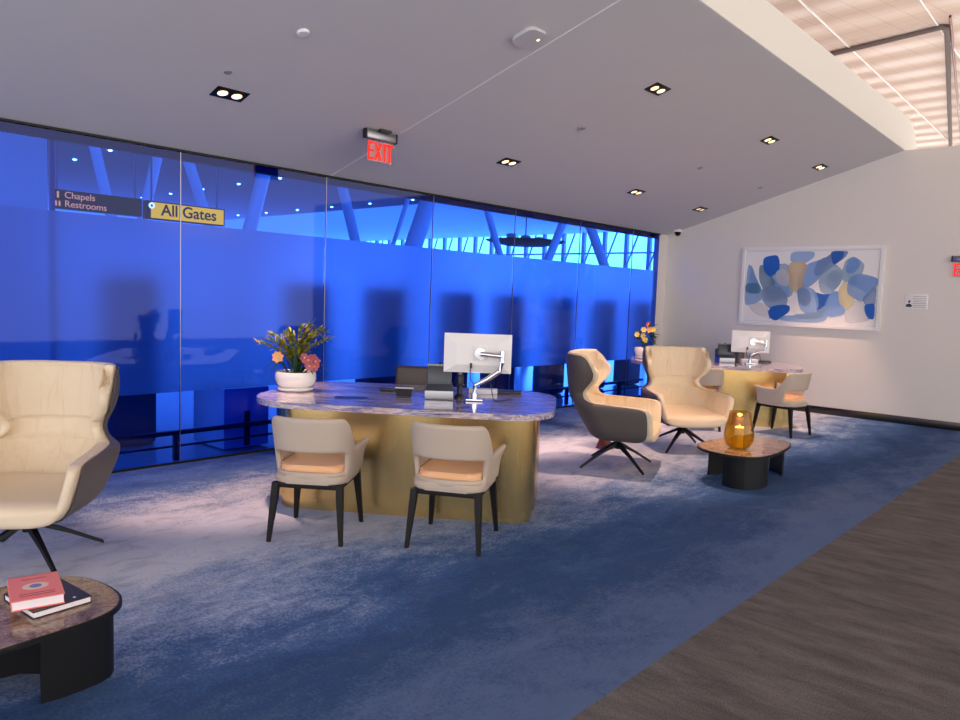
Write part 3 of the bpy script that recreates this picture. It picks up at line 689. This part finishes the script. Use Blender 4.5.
sc = thing('card_stand', 'small black tilted card stand on the nearer desk, left of the printer', 'stand', w1(-.165, .10), R_(40))
b = MB(); b.hexa([(-.055, -.03, 0), (.055, -.03, 0), (.055, .05, 0), (-.055, .05, 0)], [(-.07, .0, .06), (.07, .0, .06), (.06, .035, .06), (-.06, .035, .06)]); b.build('body', 'black_plastic', sc, smooth=False)
b = MB(); b.box((0, .012, .063), (.145, .04, .006)); b.build('top_lip', 'white_plastic', sc, smooth=False)
b = MB(); b.box((0, 0, .012), (.19, .08, .024), bevel=.008); o = b.build('desk_phone', 'black_plastic', loc=w1(-.33, .36), rz=R_(35)); tag(o, 'flat black handset lying behind the card stand on the nearer desk', 'phone')
b = MB(); b.box((0, 0, .002), (.25, .13, .003)); o = b.build('rectangle', 'rectangle_blue', loc=w1(-.52, -.16), rz=R_(48)); tag(o, 'flat blue leaflet on the left half of the nearer desk', 'rectangle')  # thin flat blue rectangle lying on the tabletop

def make_pot(lab, loc, sc_=1.):
    p = thing('potted_plant', lab, 'plant', loc)
    b = MB(); b.lathe([(.002, .002), (.12, .0), (.14, .012), (.147, .032), (.140, .034), (.125, .022), (.002, .02)], n=48, cap=False); b.build('saucer', 'ceramic_white', p)
    b = MB(); b.lathe([(.002, .028), (.11, .026), (.145, .052), (.162, .095), (.162, .135), (.156, .158), (.150, .154), (.149, .13), (.002, .128)], n=48, cap=False); b.build('pot', 'ceramic_white', p)
    b = MB(); b.lathe([(.002, .142), (.1495, .136)], n=32, cap=False); b.build('soil', 'soil', p)
    return p
def leaf(b, base, tip, width, sag, n=7, up=Vector((0, 0, 1))):
    base, tip = Vector(base), Vector(tip); d = tip - base; side = d.cross(up).normalized() if d.cross(up).length > 1e-5 else Vector((1, 0, 0)); rows = []
    for i in range(n):
        t = i / (n - 1); c = base + d * t + Vector((0, 0, 1)) * sag * 4 * t * (1 - t); wv = width * math.sin(PI * min(.98, .08 + t * .92)) ** .8 / 2
        rows.append([b.bm.verts.new(c - side * wv), b.bm.verts.new(c - Vector((0, 0, wv * .35))), b.bm.verts.new(c + side * wv)])
    for i in range(n - 1):
        for k in (0, 1): f = b.bm.faces.new((rows[i][k], rows[i][k + 1], rows[i + 1][k + 1], rows[i + 1][k])); f.material_index = b.mi
p1 = make_pot('flowering plant with arching yellow sprays in a white bowl, left end of the nearer desk', w1(-1.06, .09))
p1.rotation_euler.z = R_(42)
# local x = to the right as seen from the visitors' side
rnd = random.Random(3)
for (tx, ty, tz, n) in ((-.31, .02, .37, 10), (-.20, -.03, .45, 10), (-.08, .03, .44, 9), (.03, .0, .51, 10), (.10, .04, .53, 10), (.24, .02, .49, 10), (.27, -.02, .42, 8), (.14, -.05, .44, 8), (-.24, .06, .40, 9), (.0, -.07, .45, 8), (.07, .08, .47, 8), (-.13, .0, .38, 8), (-.05, -.05, .48, 8), (.18, .05, .50, 8)):
    tip = Vector((tx, ty, tz)); pts = []
    for i in range(9):
        t = i / 8; pts.append(Vector((tx * t ** 1.5 + .01 * rnd.uniform(-1, 1), ty * t, .12 + (tz - .12) * (1 - (1 - t) ** 1.9))))
    b = MB(); b.tube(pts, [.004] * 4 + [.0025] * 5, 6); b.mi = 1
    for i in range(3, 9):
        for s in (-1, 1):
            for q in range(6):
                c = pts[i].lerp(pts[i - 1], rnd.random()); dd = Vector((rnd.uniform(-.4, .4) + .55 * (1 if tx > 0 else -1), s * rnd.uniform(.3, 1), rnd.uniform(-.2, .8))).normalized() * rnd.uniform(.035, .085)
                b.mi = rnd.choice((1, 1, 2)); leaf(b, c, c + dd, .014, .004, 4)
    b.build('spray', ['leaf_green', 'leaf_yellow', 'leaf_green'], p1, recalc=False)
for (x, y, z, wd, sg) in ((-.22, -.04, .04, .045, .17), (-.25, .0, .13, .05, .12), (-.17, -.1, .14, .04, .10), (.27, .0, .15, .035, .09), (.22, -.06, .16, .05, .05), (.16, -.1, .15, .05, .07), (.04, .03, .34, .06, .02), (.08, -.02, .31, .06, .02), (-.04, .0, .33, .05, .02), (.0, -.05, .30, .05, .02), (-.09, .0, .27, .05, .02), (.12, .02, .27, .06, .02)):
    b = MB(); leaf(b, (x * .25, y * .3, .125), (x, y, z), wd, sg, 10); o = b.build('blade_leaf', 'leaf_dark', p1, recalc=False); add_mod(o, 'SOLIDIFY', thickness=.0015)
def flower(parent, c, r, mat, heart, n=6, seed=0):
    b = MB(); rr = random.Random(seed)
    for k in range(n):
        a = 2 * PI * k / n + rr.random() * .3; v = Vector((math.cos(a) * r, -abs(math.sin(a)) * r * .35, math.sin(a) * r)); leaf(b, c, Vector(c) + v, r * .8, 0.0, 5, up=Vector((0, 1, 0)))
    b.mi = 1; b.blob((c[0], c[1] - .008, c[2]), (.009, .009, .009), 1)
    return b.build('flower', [mat, heart], parent, recalc=False)
flower(p1, (-.125, -.08, .275), .05, 'petal_orange', 'petal_yellow', 7)
for i, (x, y, z) in enumerate(((.08, -.05, .24), (.10, -.03, .205), (.115, -.07, .225), (.135, -.05, .2), (.14, -.02, .235), (.165, -.04, .215), (.125, -.08, .18), (.16, -.06, .175))): flower(p1, (x + .01, y - .03, z + .035), .042, 'petal_pink', 'petal_orange', 6, i)
p2 = make_pot('flower arrangement in a white pot behind the camera-facing wing chair', w2(-1.06, .09)); p2.rotation_euler.z = R_(42)
b = MB()
for (x, y, z) in ((-.08, 0, .42), (.03, 0, .48), (.09, -.02, .42), (-.03, .03, .34), (.17, .0, .33), (-.16, .0, .40), (.05, .0, .3), (-.05, .0, .28)):
    b.mi = 0; b.tube([(0, 0, .12), (x * .4, y, .12 + (z - .12) * .6), (x, y, z)], .004, 6)
    for q in range(6): c = Vector((x * .8, y, z * .85 + .02 * q - .06)); leaf(b, c, c + Vector((rnd.uniform(-.15, .15), rnd.uniform(-.06, .04), rnd.uniform(-.05, .08))), .055, .01, 5)
b.build('foliage', 'leaf_dark', p2, recalc=False)
for i, (x, y, z, m_) in enumerate(((.02, -.02, .50, 'petal_pink'), (.03, -.03, .42, 'petal_orange'), (.09, -.03, .43, 'petal_yellow'), (-.05, -.03, .42, 'petal_yellow'), (-.05, -.02, .33, 'petal_yellow'), (-.14, -.02, .35, 'petal_yellow'), (-.02, -.03, .27, 'petal_yellow'))): flower(p2, (x, y, z), .045, m_, 'petal_orange', 6, i + 9)

def make_office_chair(loc, rz, lab):
    t = thing('office_chair', lab, 'chair', loc, rz, 'brown leather chairs behind the desks')
    b = MB(); b.box((0, -.2, .70), (.46, .07, .44), bevel=.03, rot=Euler((R_(6), 0, 0)), seg=4); b.build('backrest', 'brown_leather', t)
    b = MB(); b.box((0, -.245, .86), (.34, .025, .07), bevel=.012, seg=3); b.box((0, -.245, .69), (.34, .025, .07), bevel=.012, seg=3); b.build('back_padding', 'brown_leather', t)
    b = MB(); b.box((0, .03, .46), (.5, .48, .08), bevel=.03, seg=4); b.build('seat', 'brown_leather', t)
    b = MB(); b.tube([(0, 0, .08), (0, 0, .43)], .03, 16); b.build('column', 'chrome', t)
    for k in range(5):
        a = 2 * PI * k / 5; b = MB(); b.tube([(0, 0, .1), (math.cos(a) * .29, math.sin(a) * .29, .06)], [.025, .015], 10); b.blob((math.cos(a) * .29, math.sin(a) * .29, .028), (.028, .02, .028)); b.build('castor_leg', 'black_plastic', t)
    for s in (-1, 1):
        b = MB(); b.tube([(s * .24, .05, .45), (s * .28, .05, .62), (s * .28, .08, .64)], .015, 8); b.box((s * .28, .05, .65), (.05, .24, .03), bevel=.01); b.build('armrest', 'black_plastic', t)
    return t
oc = make_office_chair((-4.96, 4.80, 0), R_(35 - 10), 'dark brown leather chair behind the nearer desk'); oc.location = (-5.03, 4.72, 0); oc.rotation_euler.z = R_(220)
oc2 = copy_tree(oc); oc2.location = (-4.86, 11.34, 0); oc2['label'] = 'dark brown chair barely seen behind the farther desk printer'

# ------------------------------------------------------------------ visitor armchairs
def ucurve(t, w, yb, yf, r, p=.85):
    """t in [-1,1]: plan curve from the front of one arm round the back to the other"""
    s = 1 if t >= 0 else -1; a = abs(t); k = .45
    if a < k:
        q = a / k * PI / 2; return s * w * math.sin(q) ** p, yb + r * (1 - math.cos(q) ** p if True else 0)
    q = (a - k) / (1 - k); return s * w, yb + r + (yf - yb - r) * q
def make_armchair(lab):
    t = thing('armchair', lab, 'chair', group='beige leather armchairs at the desks')
    # shell: local +y is the direction the sitter faces
    b = MB(); NU, = (48,); zs = [.395, .42, .45, .485, .53, .575, .60, .635, .68, .73, .77, .80]
    grid = []
    for i in range(NU + 1):
        u = -1 + 2 * i / NU; a = abs(u); col = []
        # top line: high behind, dropping to the arms
        if a < .27: zt = .805
        elif a < .52: q = (a - .27) / .25; q = q * q * (3 - 2 * q); zt = .805 + (.588 - .805) * q
        else: zt = .588 + .02 * ((a - .52) / .48) ** 2
        for j, z0 in enumerate(zs):
            v = j / (len(zs) - 1)
            if a < .36: z = .395 + (zt - .395) * ((z0 - .395) / .405)
            else: z = .395 + (zt - .395) * v
            h = (z - .395) / .41
            front = .225 + .03 * min(1, (z - .395) / .21) ** 2
            w = .245 + .035 * h; yb = -.235 - .06 * h; yf = front
            # arm tips flare outwards
            x, y = ucurve(u, w, yb, yf, .2)
            if a > .7 and v > .6: x += (1 if u > 0 else -1) * .03 * ((a - .7) / .3) * ((v - .6) / .4)
            col.append(b.bm.verts.new((x, y, z)))
        grid.append(col)
    for i in range(NU):
        um = -1 + 2 * (i + .5) / NU
        for j in range(len(zs) - 1):
            if abs(um) < .335 and 2 <= j < 5: continue
            b.bm.faces.new((grid[i][j], grid[i + 1][j], grid[i + 1][j + 1], grid[i][j + 1]))
    for v in [v for v in b.bm.verts if not v.link_faces]: b.bm.verts.remove(v)
    o = b.build('back_shell', 'beige_leather', t, angle=60, recalc=False)
    add_mod(o, 'SOLIDIFY', thickness=.035, offset=-1.); add_mod(o, 'SUBSURF', levels=1, render_levels=1)
    # seat
    b = MB(); ol = rrect(-.235, .235, -.235, .245, (.07, .07, .1, .1), 8); b.prism(ol, .375, .43, bevel=.018, seg=4); b.build('seat_base', 'beige_leather', t)
    b = MB(); b.prism(rrect(-.205, .205, -.2, .235, (.06, .06, .08, .08), 8), .425, .49, bevel=.028, seg=5); b.build('seat_cushion', 'peach_leather', t)
    # frame
    b = MB()
    for s in (-1, 1): b.box((s * .205, 0, .36), (.024, .42, .032), bevel=.004); b.box((0, s * .21, .36), (.40, .024, .032), bevel=.004)
    b.build('frame', 'dark_wood', t)
    for sx in (-1, 1):
        for sy in (-1, 1):
            b = MB(); top = Vector((sx * .208, sy * .212, .376)); bot = Vector((sx * .235, sy * .262, 0)); mid = Vector((sx * .212, sy * .222, .3))
            pr = []
            for p, r in ((top, .023), (mid, .021), (bot, .0135)): pr.append([(p.x - r, p.y - r, p.z), (p.x + r, p.y - r, p.z), (p.x + r, p.y + r, p.z), (p.x - r, p.y + r, p.z)])
            rings = [[b.bm.verts.new(q) for q in rg] for rg in pr]
            b.bm.faces.new(rings[0]); b.bm.faces.new(rings[-1][::-1])
            for i in range(2):
                for k in range(4): b.bm.faces.new((rings[i][k], rings[i][(k + 1) % 4], rings[i + 1][(k + 1) % 4], rings[i + 1][k]))
            bmesh.ops.bevel(b.bm, geom=[e for e in b.bm.edges if abs((e.verts[0].co - e.verts[1].co).normalized().z) > .5], offset=.006, segments=2, affect='EDGES')
            b.build('leg', 'dark_wood', t)
    return t
a1 = make_armchair('beige armchair with peach seat, left of the two at the nearer desk'); a1.location = (-4.04, 2.92, 0); a1.rotation_euler.z = R_(127 - 90)
for (x, y, fa, lab) in ((-3.32, 3.485, 119, 'beige armchair with peach seat, right of the two at the nearer desk'), (-3.43, 9.60, 171, 'beige armchair seen from the side at the right of the farther desk'),
                        (-4.33, 9.13, 122, 'beige armchair mostly hidden behind the camera-facing wing chair')):
    q = copy_tree(a1); q.location = (x, y, 0); q.rotation_euler.z = R_(fa - 90); q['label'] = lab

# ------------------------------------------------------------------ wing chairs
WK = [  # z, half width, back y, front y, corner radius
    (.265, .12, -.05, .15, .10), (.285, .25, -.14, .33, .18), (.33, .33, -.19, .41, .24), (.40, .385, -.235, .43, .27), (.48, .41, -.285, .43, .28), (.56, .43, -.33, .425, .28),
    (.605, .435, -.35, .41, .28), (.625, .43, -.36, .38, .28), (.636, .425, -.365, .31, .28), (.644, .41, -.37, .12, .26), (.652, .375, -.375, -.10, .2), (.685, .325, -.395, -.18, .18), (.74, .30, -.41, -.20, .17),
    (.79, .32, -.42, -.17, .2), (.85, .355, -.427, -.135, .24), (.92, .38, -.433, -.105, .25), (1.0, .39, -.44, -.09, .25), (1.05, .39, -.445, -.097, .25), (1.09, .387, -.447, -.12, .25), (1.12, .38, -.447, -.155, .24), (1.145, .372, -.44, -.225, .22)]
def make_wing_chair(lab):
    t = thing('wing_chair', lab, 'armchair', group='cream leather swivel wing chairs')
    def shell(off, zlist, NU=56, cut=0.):
        b = MB(); grid = []
        for i in range(NU + 1):
            u = -1 + 2 * i / NU; col = []
            for z in zlist:
                w, yb, yf, r = interp(WK, z)
                w -= off; yb += off; yf -= cut
                r = min(max(.03, r - off), yf - yb - .005)
                x, y = ucurve(u, w, yb, yf, r)
                zz = z
                if z > .80: q_ = max(0., (abs(u) - .25) / .75); zz = z - .10 * (z - .80) / .345 * q_ ** 4     # crown of the headrest
                if zz > .6: zz -= .045 * (zz - .6) / .5
                y -= .08; zz -= cut * .35 * max(0., min(1., (zz - .9) / .2))
                col.append(b.bm.verts.new((x, y, zz)))
            grid.append(col)
        for i in range(NU):
            for j in range(len(zlist) - 1): b.bm.faces.new((grid[i][j], grid[i + 1][j], grid[i + 1][j + 1], grid[i][j + 1]))
        return b
    zl = [.265, .275, .285, .305, .33, .365, .40, .44, .48, .52, .56, .585, .605, .617, .626, .632, .637, .641, .645, .649, .653, .662, .676, .69, .72, .75, .785, .82, .86, .90, .935, .97, 1.005, 1.04, 1.065, 1.09, 1.108, 1.123, 1.136, 1.145]
    b = shell(0., zl, cut=.028); 
    
    o = b.build('outer_shell', 'taupe_leather', t, angle=60, recalc=False); add_mod(o, 'SOLIDIFY', thickness=.008, offset=-1.); add_mod(o, 'SUBSURF', levels=2, render_levels=2)
    bb = MB(); bb.lathe([(.002, .258), (.09, .258), (.13, .268), (.13, .28), (.002, .28)], (0, .0, 0), 32, cap=False); bb.build('base_plate', 'black_metal', t)
    # padded inner upholstery: a closed body between two offsets of the same form, its rim bulging forwards
    NU = 56; b = MB(); zi = zl[4:]; layers = []
    for off, push in ((.013, 0.), (.022, .016), (.045, .022), (.066, .012), (.072, -.004)):
        g_ = []
        for i in range(NU + 1):
            u = -1 + 2 * i / NU; col = []
            for j, z in enumerate(zi):
                w, yb, yf, r = interp(WK, z); w -= off; yb += off; r = min(max(.03, r - off), yf - yb - .005)
                x, y = ucurve(u, w, yb, yf, r); zz = z
                if z > .80: q_ = max(0., (abs(u) - .25) / .75); zz = z - .10 * (z - .80) / .345 * q_ ** 4
                if zz > .6: zz -= .045 * (zz - .6) / .5
                y -= .08
                if i in (0, NU): y += push
                if j == len(zi) - 1: zz += push * .7
                col.append(b.bm.verts.new((x, y, zz)))
            g_.append(col)
        layers.append(g_)
    nz_ = len(zi); first, last = layers[0], layers[-1]
    for i in range(NU):
        for j in range(nz_ - 1):
            b.bm.faces.new((first[i][j], first[i + 1][j], first[i + 1][j + 1], first[i][j + 1])); b.bm.faces.new((last[i][j + 1], last[i + 1][j + 1], last[i + 1][j], last[i][j]))
    border = [(i, 0) for i in range(NU)] + [(NU, j) for j in range(nz_ - 1)] + [(i, nz_ - 1) for i in range(NU, 0, -1)] + [(0, j) for j in range(nz_ - 1, 0, -1)]
    for k in range(len(layers) - 1):
        for q in range(len(border)):
            (i0, j0), (i1, j1) = border[q], border[(q + 1) % len(border)]
            b.bm.faces.new((layers[k][i1][j1], layers[k][i0][j0], layers[k + 1][i0][j0], layers[k + 1][i1][j1]))
    for v in [v for v in b.bm.verts if not v.link_faces]: b.bm.verts.remove(v)
    o = b.build('inner_upholstery', 'cream_creased', t, angle=80); add_mod(o, 'SUBSURF', levels=1, render_levels=1)
    # seat: rounded bucket that rolls over the front
    b = MB(); rows = []
    secs = [(-.14, .20, .46, .42), (-.08, .30, .45, .38), (0, .36, .435, .33), (.12, .37, .42, .30), (.28, .37, .42, .29), (.38, .37, .425, .285), (.44, .37, .41, .29), (.47, .35, .38, .31)]
    for (y, w, zt, zb) in secs:
        ring = []
        for k in range(24):
            a = 2 * PI * k / 24; cx = math.copysign(abs(math.cos(a)) ** .45, math.cos(a)); sz = math.copysign(abs(math.sin(a)) ** .6, math.sin(a))
            zz = (zt + zb) / 2 + sz * (zt - zb) / 2
            if sz > 0: zz += .03 * abs(cx) ** 3 * sz
            ww = min(w, interp(WK, zz)[0] - .02); ring.append(b.bm.verts.new((cx * ww, y - .08, zz)))
        rows.append(ring)
    for i in range(len(rows) - 1):
        for k in range(24): b.bm.faces.new((rows[i][k], rows[i][(k + 1) % 24], rows[i + 1][(k + 1) % 24], rows[i + 1][k]))
    b.bm.faces.new(rows[0][::-1]); b.bm.faces.new(rows[-1])
    o = b.build('seat_cushion', 'cream_leather', t, angle=80); add_mod(o, 'SUBSURF', levels=2, render_levels=2)
    b = MB(); b.lathe([(.05, .275), (.05, .25), (.028, .235), (.028, .17)], n=24); b.build('swivel_column', 'black_metal', t)
    for k in range(4):
        a = R_(45 + 90 * k); u = Vector((math.cos(a), math.sin(a), 0)); v = Vector((-math.sin(a), math.cos(a), 0)); b = MB(); st = [(.0, .215, .03, .02), (.05, .21, .026, .018), (.22, .125, .018, .013), (.42, .012, .012, .011)]
        rings = []
        for (r, z, w, h) in st: c = u * r + Vector((0, 0, z)); rings.append([b.bm.verts.new(p) for p in (c - v * w - Vector((0, 0, h)), c + v * w - Vector((0, 0, h)), c + v * w * .7 + Vector((0, 0, h)), c - v * w * .7 + Vector((0, 0, h)))])
        b.bm.faces.new(rings[0]); b.bm.faces.new(rings[-1][::-1])
        for i in range(3):
            for q in range(4): b.bm.faces.new((rings[i][q], rings[i][(q + 1) % 4], rings[i + 1][(q + 1) % 4], rings[i + 1][q]))
        o = b.build('leg', 'black_metal', t, angle=30); add_mod(o, 'BEVEL', width=.004, segments=2)
    return t
wc = make_wing_chair('cream and taupe wing chair at the left edge, nearest the camera'); wc.location = (-4.69, 1.39, 0); wc.rotation_euler.z = R_(-43 - 90)
for (x, y, fa, lab) in ((-3.80, 6.27, 23, 'cream and taupe wing chair seen from the side, facing right'), (-3.80, 7.62, -40, 'cream wing chair facing the camera beside the vase table')):
    q = copy_tree(wc); q.location = (x, y, 0); q.rotation_euler.z = R_(fa - 90); q['label'] = lab

# ------------------------------------------------------------------ coffee tables
def arc_panel(pts, h, th=.012):
    """curved upright panel through plan points"""
    b = MB(); P_ = [Vector((x, y, 0)) for x, y in pts]; L, Rr = [], []
    for i, p in enumerate(P_):
        d = (P_[min(i + 1, len(P_) - 1)] - P_[max(i - 1, 0)]).normalized(); n = Vector((-d.y, d.x, 0)) * th / 2; L.append(p + n); Rr.append(p - n)
    b.prism([(v.x, v.y) for v in L + Rr[::-1]], 0, h); return b
def arcpts(cx, cy, r, a0, a1, n=14): return [(cx + r * math.cos(R_(a0 + (a1 - a0) * k / n)), cy + r * math.sin(R_(a0 + (a1 - a0) * k / n))) for k in range(n + 1)]
ct = thing('coffee_table', 'low brown marble table with black panel legs at the lower left, books on it', 'table', (-3.12, .6, 0), group='brown marble coffee tables')
ol = smooth_loop([(.29, .15), (.255, .46), (.19, .585), (.06, .635), (-.14, .615), (-.27, .53), (-.31, .3), (-.32, -.1), (-.28, -.5), (-.1, -.68), (.15, -.66), (.29, -.45), (.31, -.15)], 8)
b = MB(); b.prism(ol, .32, .34, bevel=.004); b.build('rim', 'black_metal', ct)
b = MB(); b.prism([(x * .975, y * .985) for x, y in ol], .3385, .343); b.build('marble_top', 'table_marble', ct, smooth=False)
arc_panel([(.10, .33), (.108, .40), (.104, .47), (.094, .54), (.072, .59), (.035, .618)][::-1], .322).build('panel_leg', 'black_metal', ct)
arc_panel([(-.10, .45), (-.2, .35), (-.23, .2)], .322).build('panel_leg', 'black_metal', ct)
arc_panel([(-.18, -.48), (0, -.56), (.16, -.5)], .322).build('panel_leg', 'black_metal', ct)
ct2 = thing('coffee_table', 'low brown marble table with black panel legs holding the amber vase', 'table', (-2.72, 6.75, 0), group='brown marble coffee tables')
ol = smooth_loop([(-.33, -.32), (-.17, -.5), (.08, -.54), (.27, -.44), (.33, -.15), (.29, .3), (.18, .56), (-.1, .6), (-.3, .3), (-.355, -.05)], 8)
b = MB(); b.prism(ol, .29, .31, bevel=.004); b.build('rim', 'black_metal', ct2)
b = MB(); b.prism([(x * .975, y * .985) for x, y in ol], .3085, .313); b.build('marble_top', 'table_marble', ct2, smooth=False)
arc_panel([(-.03, -.40), (.07, -.44), (.17, -.42), (.235, -.33), (.26, -.20), (.25, -.10)], .292).build('panel_leg', 'black_metal', ct2)
arc_panel([(-.30, -.12), (-.26, -.02), (-.16, .08)], .292).build('panel_leg', 'black_metal', ct2)
arc_panel([(.20, .42), (.14, .50), (.02, .56)], .292).build('panel_leg', 'black_metal', ct2)

vz = thing('hurricane_vase', 'amber glass vase with a pale candle inside on the far coffee table', 'vase', (-2.72, 6.57, .3135))
b = MB(); prof = [(.07, .002), (.105, .025), (.130, .08), (.133, .13), (.122, .2), (.108, .26), (.097, .31), (.095, .335)]
b.lathe([(.002, .0005)] + prof + [(.091, .335)] + [(r - .005, z + .004) for r, z in prof[::-1][1:]] + [(.002, .008)], n=40, cap=False); b.build('glass_body', 'amber_glass', vz)
cd = thing('pillar_candle', 'pale glowing pillar candle standing inside the amber vase', 'candle', (-2.72, 6.57, .323))
b = MB(); b.lathe([(.002, 0), (.040, 0), (.040, .18), (.034, .185), (.030, .165), (.002, .16)], n=28, cap=False); b.build('wax', 'candle_wax', cd)
b = MB(); b.lathe([(.001, .161), (.005, .17), (.008, .18), (.005, .198), (.001, .212)], n=10); b.build('flame', 'candle_glow', cd)
li = bpy.data.lights.new('candle_light', 'POINT'); li.energy = 3.; li.color = (1, .6, .25); li.shadow_soft_size = .02
lo_ = bpy.data.objects.new('candle_light', li); C.objects.link(lo_); lo_.parent = cd; lo_.location = (0, 0, .235)

def make_book(name, corner, w, l, h, rz, cover, lab):
    t = thing(name, lab, 'book', corner, rz)
    b = MB(); b.box((0, 0, h / 2), (w - .008, l - .008, h - .008)); b.build('pages', 'paper', t, smooth=False)
    b = MB(); b.box((0, 0, h - .002), (w, l, .004)); b.box((0, 0, .002), (w, l, .004)); b.box((-w / 2 + .002, 0, h / 2), (.004, l, h)); b.build('cover', cover, t, smooth=False)
    return t
bk = make_book('book', (-3.143, .998, .3435), .265, .215, .028, R_(5), 'book_black', 'black-covered book with white page edges, under the pink book')
pk = make_book('book', (-3.16, .96, .372), .262, .175, .040, R_(-13), 'book_pink', 'pink-covered thick book lying on top of the black book')
b = MB(); b.prism([(.036 * math.cos(2 * PI * k / 32) , .056 * .8 * math.sin(2 * PI * k / 32)) for k in range(32)], .040, .0408); b.mi = 1; b.prism([(.02 * math.cos(2 * PI * k / 32), .03 * .7 * math.sin(2 * PI * k / 32)) for k in range(32)], .0408, .0412)
b.build('cover_emblem', ['book_emblem', 'book_emblem_blue'], pk, smooth=False)
for x, n_ in ((-.085, 5), (.075, 7), (.095, 7)):
    b = MB(); b.box((x, 0, .0403), (.005, .017 * n_, .0006)); b.build('cover_lettering', 'book_ink', pk, smooth=False)
b = MB()
for k in range(1): b.box((.10, .055 + k * .014, .0283), (.012, .009, .0006))
b.build('cover_lettering', 'paper', bk, smooth=False)

st = thing('side_table', 'small reddish brown wooden side table behind the side-facing wing chair', 'table', (-4.36, 6.93, 0))
b = MB(); b.prism(rrect(-.17, .17, -.17, .17, .03), .53, .565, bevel=.005); b.build('top', 'red_wood', st)
b = MB(); b.lathe([(.10, 0), (.085, .02), (.055, .12), (.05, .53)], n=24); b.build('pedestal', 'red_wood', st)

# ------------------------------------------------------------------ world, sun, camera
wd = bpy.data.worlds.new('world'); bpy.context.scene.world = wd; wd.use_nodes = True
bg = wd.node_tree.nodes['Background']; bg.inputs[0].default_value = (1., .975, .96, 1); bg.inputs[1].default_value = 1.0

cam = bpy.data.cameras.new('camera'); co = bpy.data.objects.new('camera', cam); C.objects.link(co)
cam.sensor_width = 36.; cam.lens = 746. / 960. * 36.; cam.clip_end = 200
M3 = Matrix(((0.7406134, -0.08307898, 0.66677558), (0.67098204, 0.0387105, -0.74046243), (0.03570565, 0.99579083, 0.08441402)))
co.matrix_world = Matrix.Translation((0, 0, 1.6)) @ M3.to_4x4()
S = bpy.context.scene; S.camera = co
S.view_settings.view_transform = 'Standard'; S.view_settings.look = 'None'; S.view_settings.gamma = 1.; S.view_settings.exposure = 1.48
S.cycles.use_denoising = True; S.cycles.max_bounces = 10; S.cycles.diffuse_bounces = 5; S.cycles.transparent_max_bounces = 16; S.cycles.transmission_bounces = 8; S.cycles.glossy_bounces = 5
S.cycles.caustics_reflective = False; S.cycles.caustics_refractive = False; S.cycles.sample_clamp_indirect = 6.
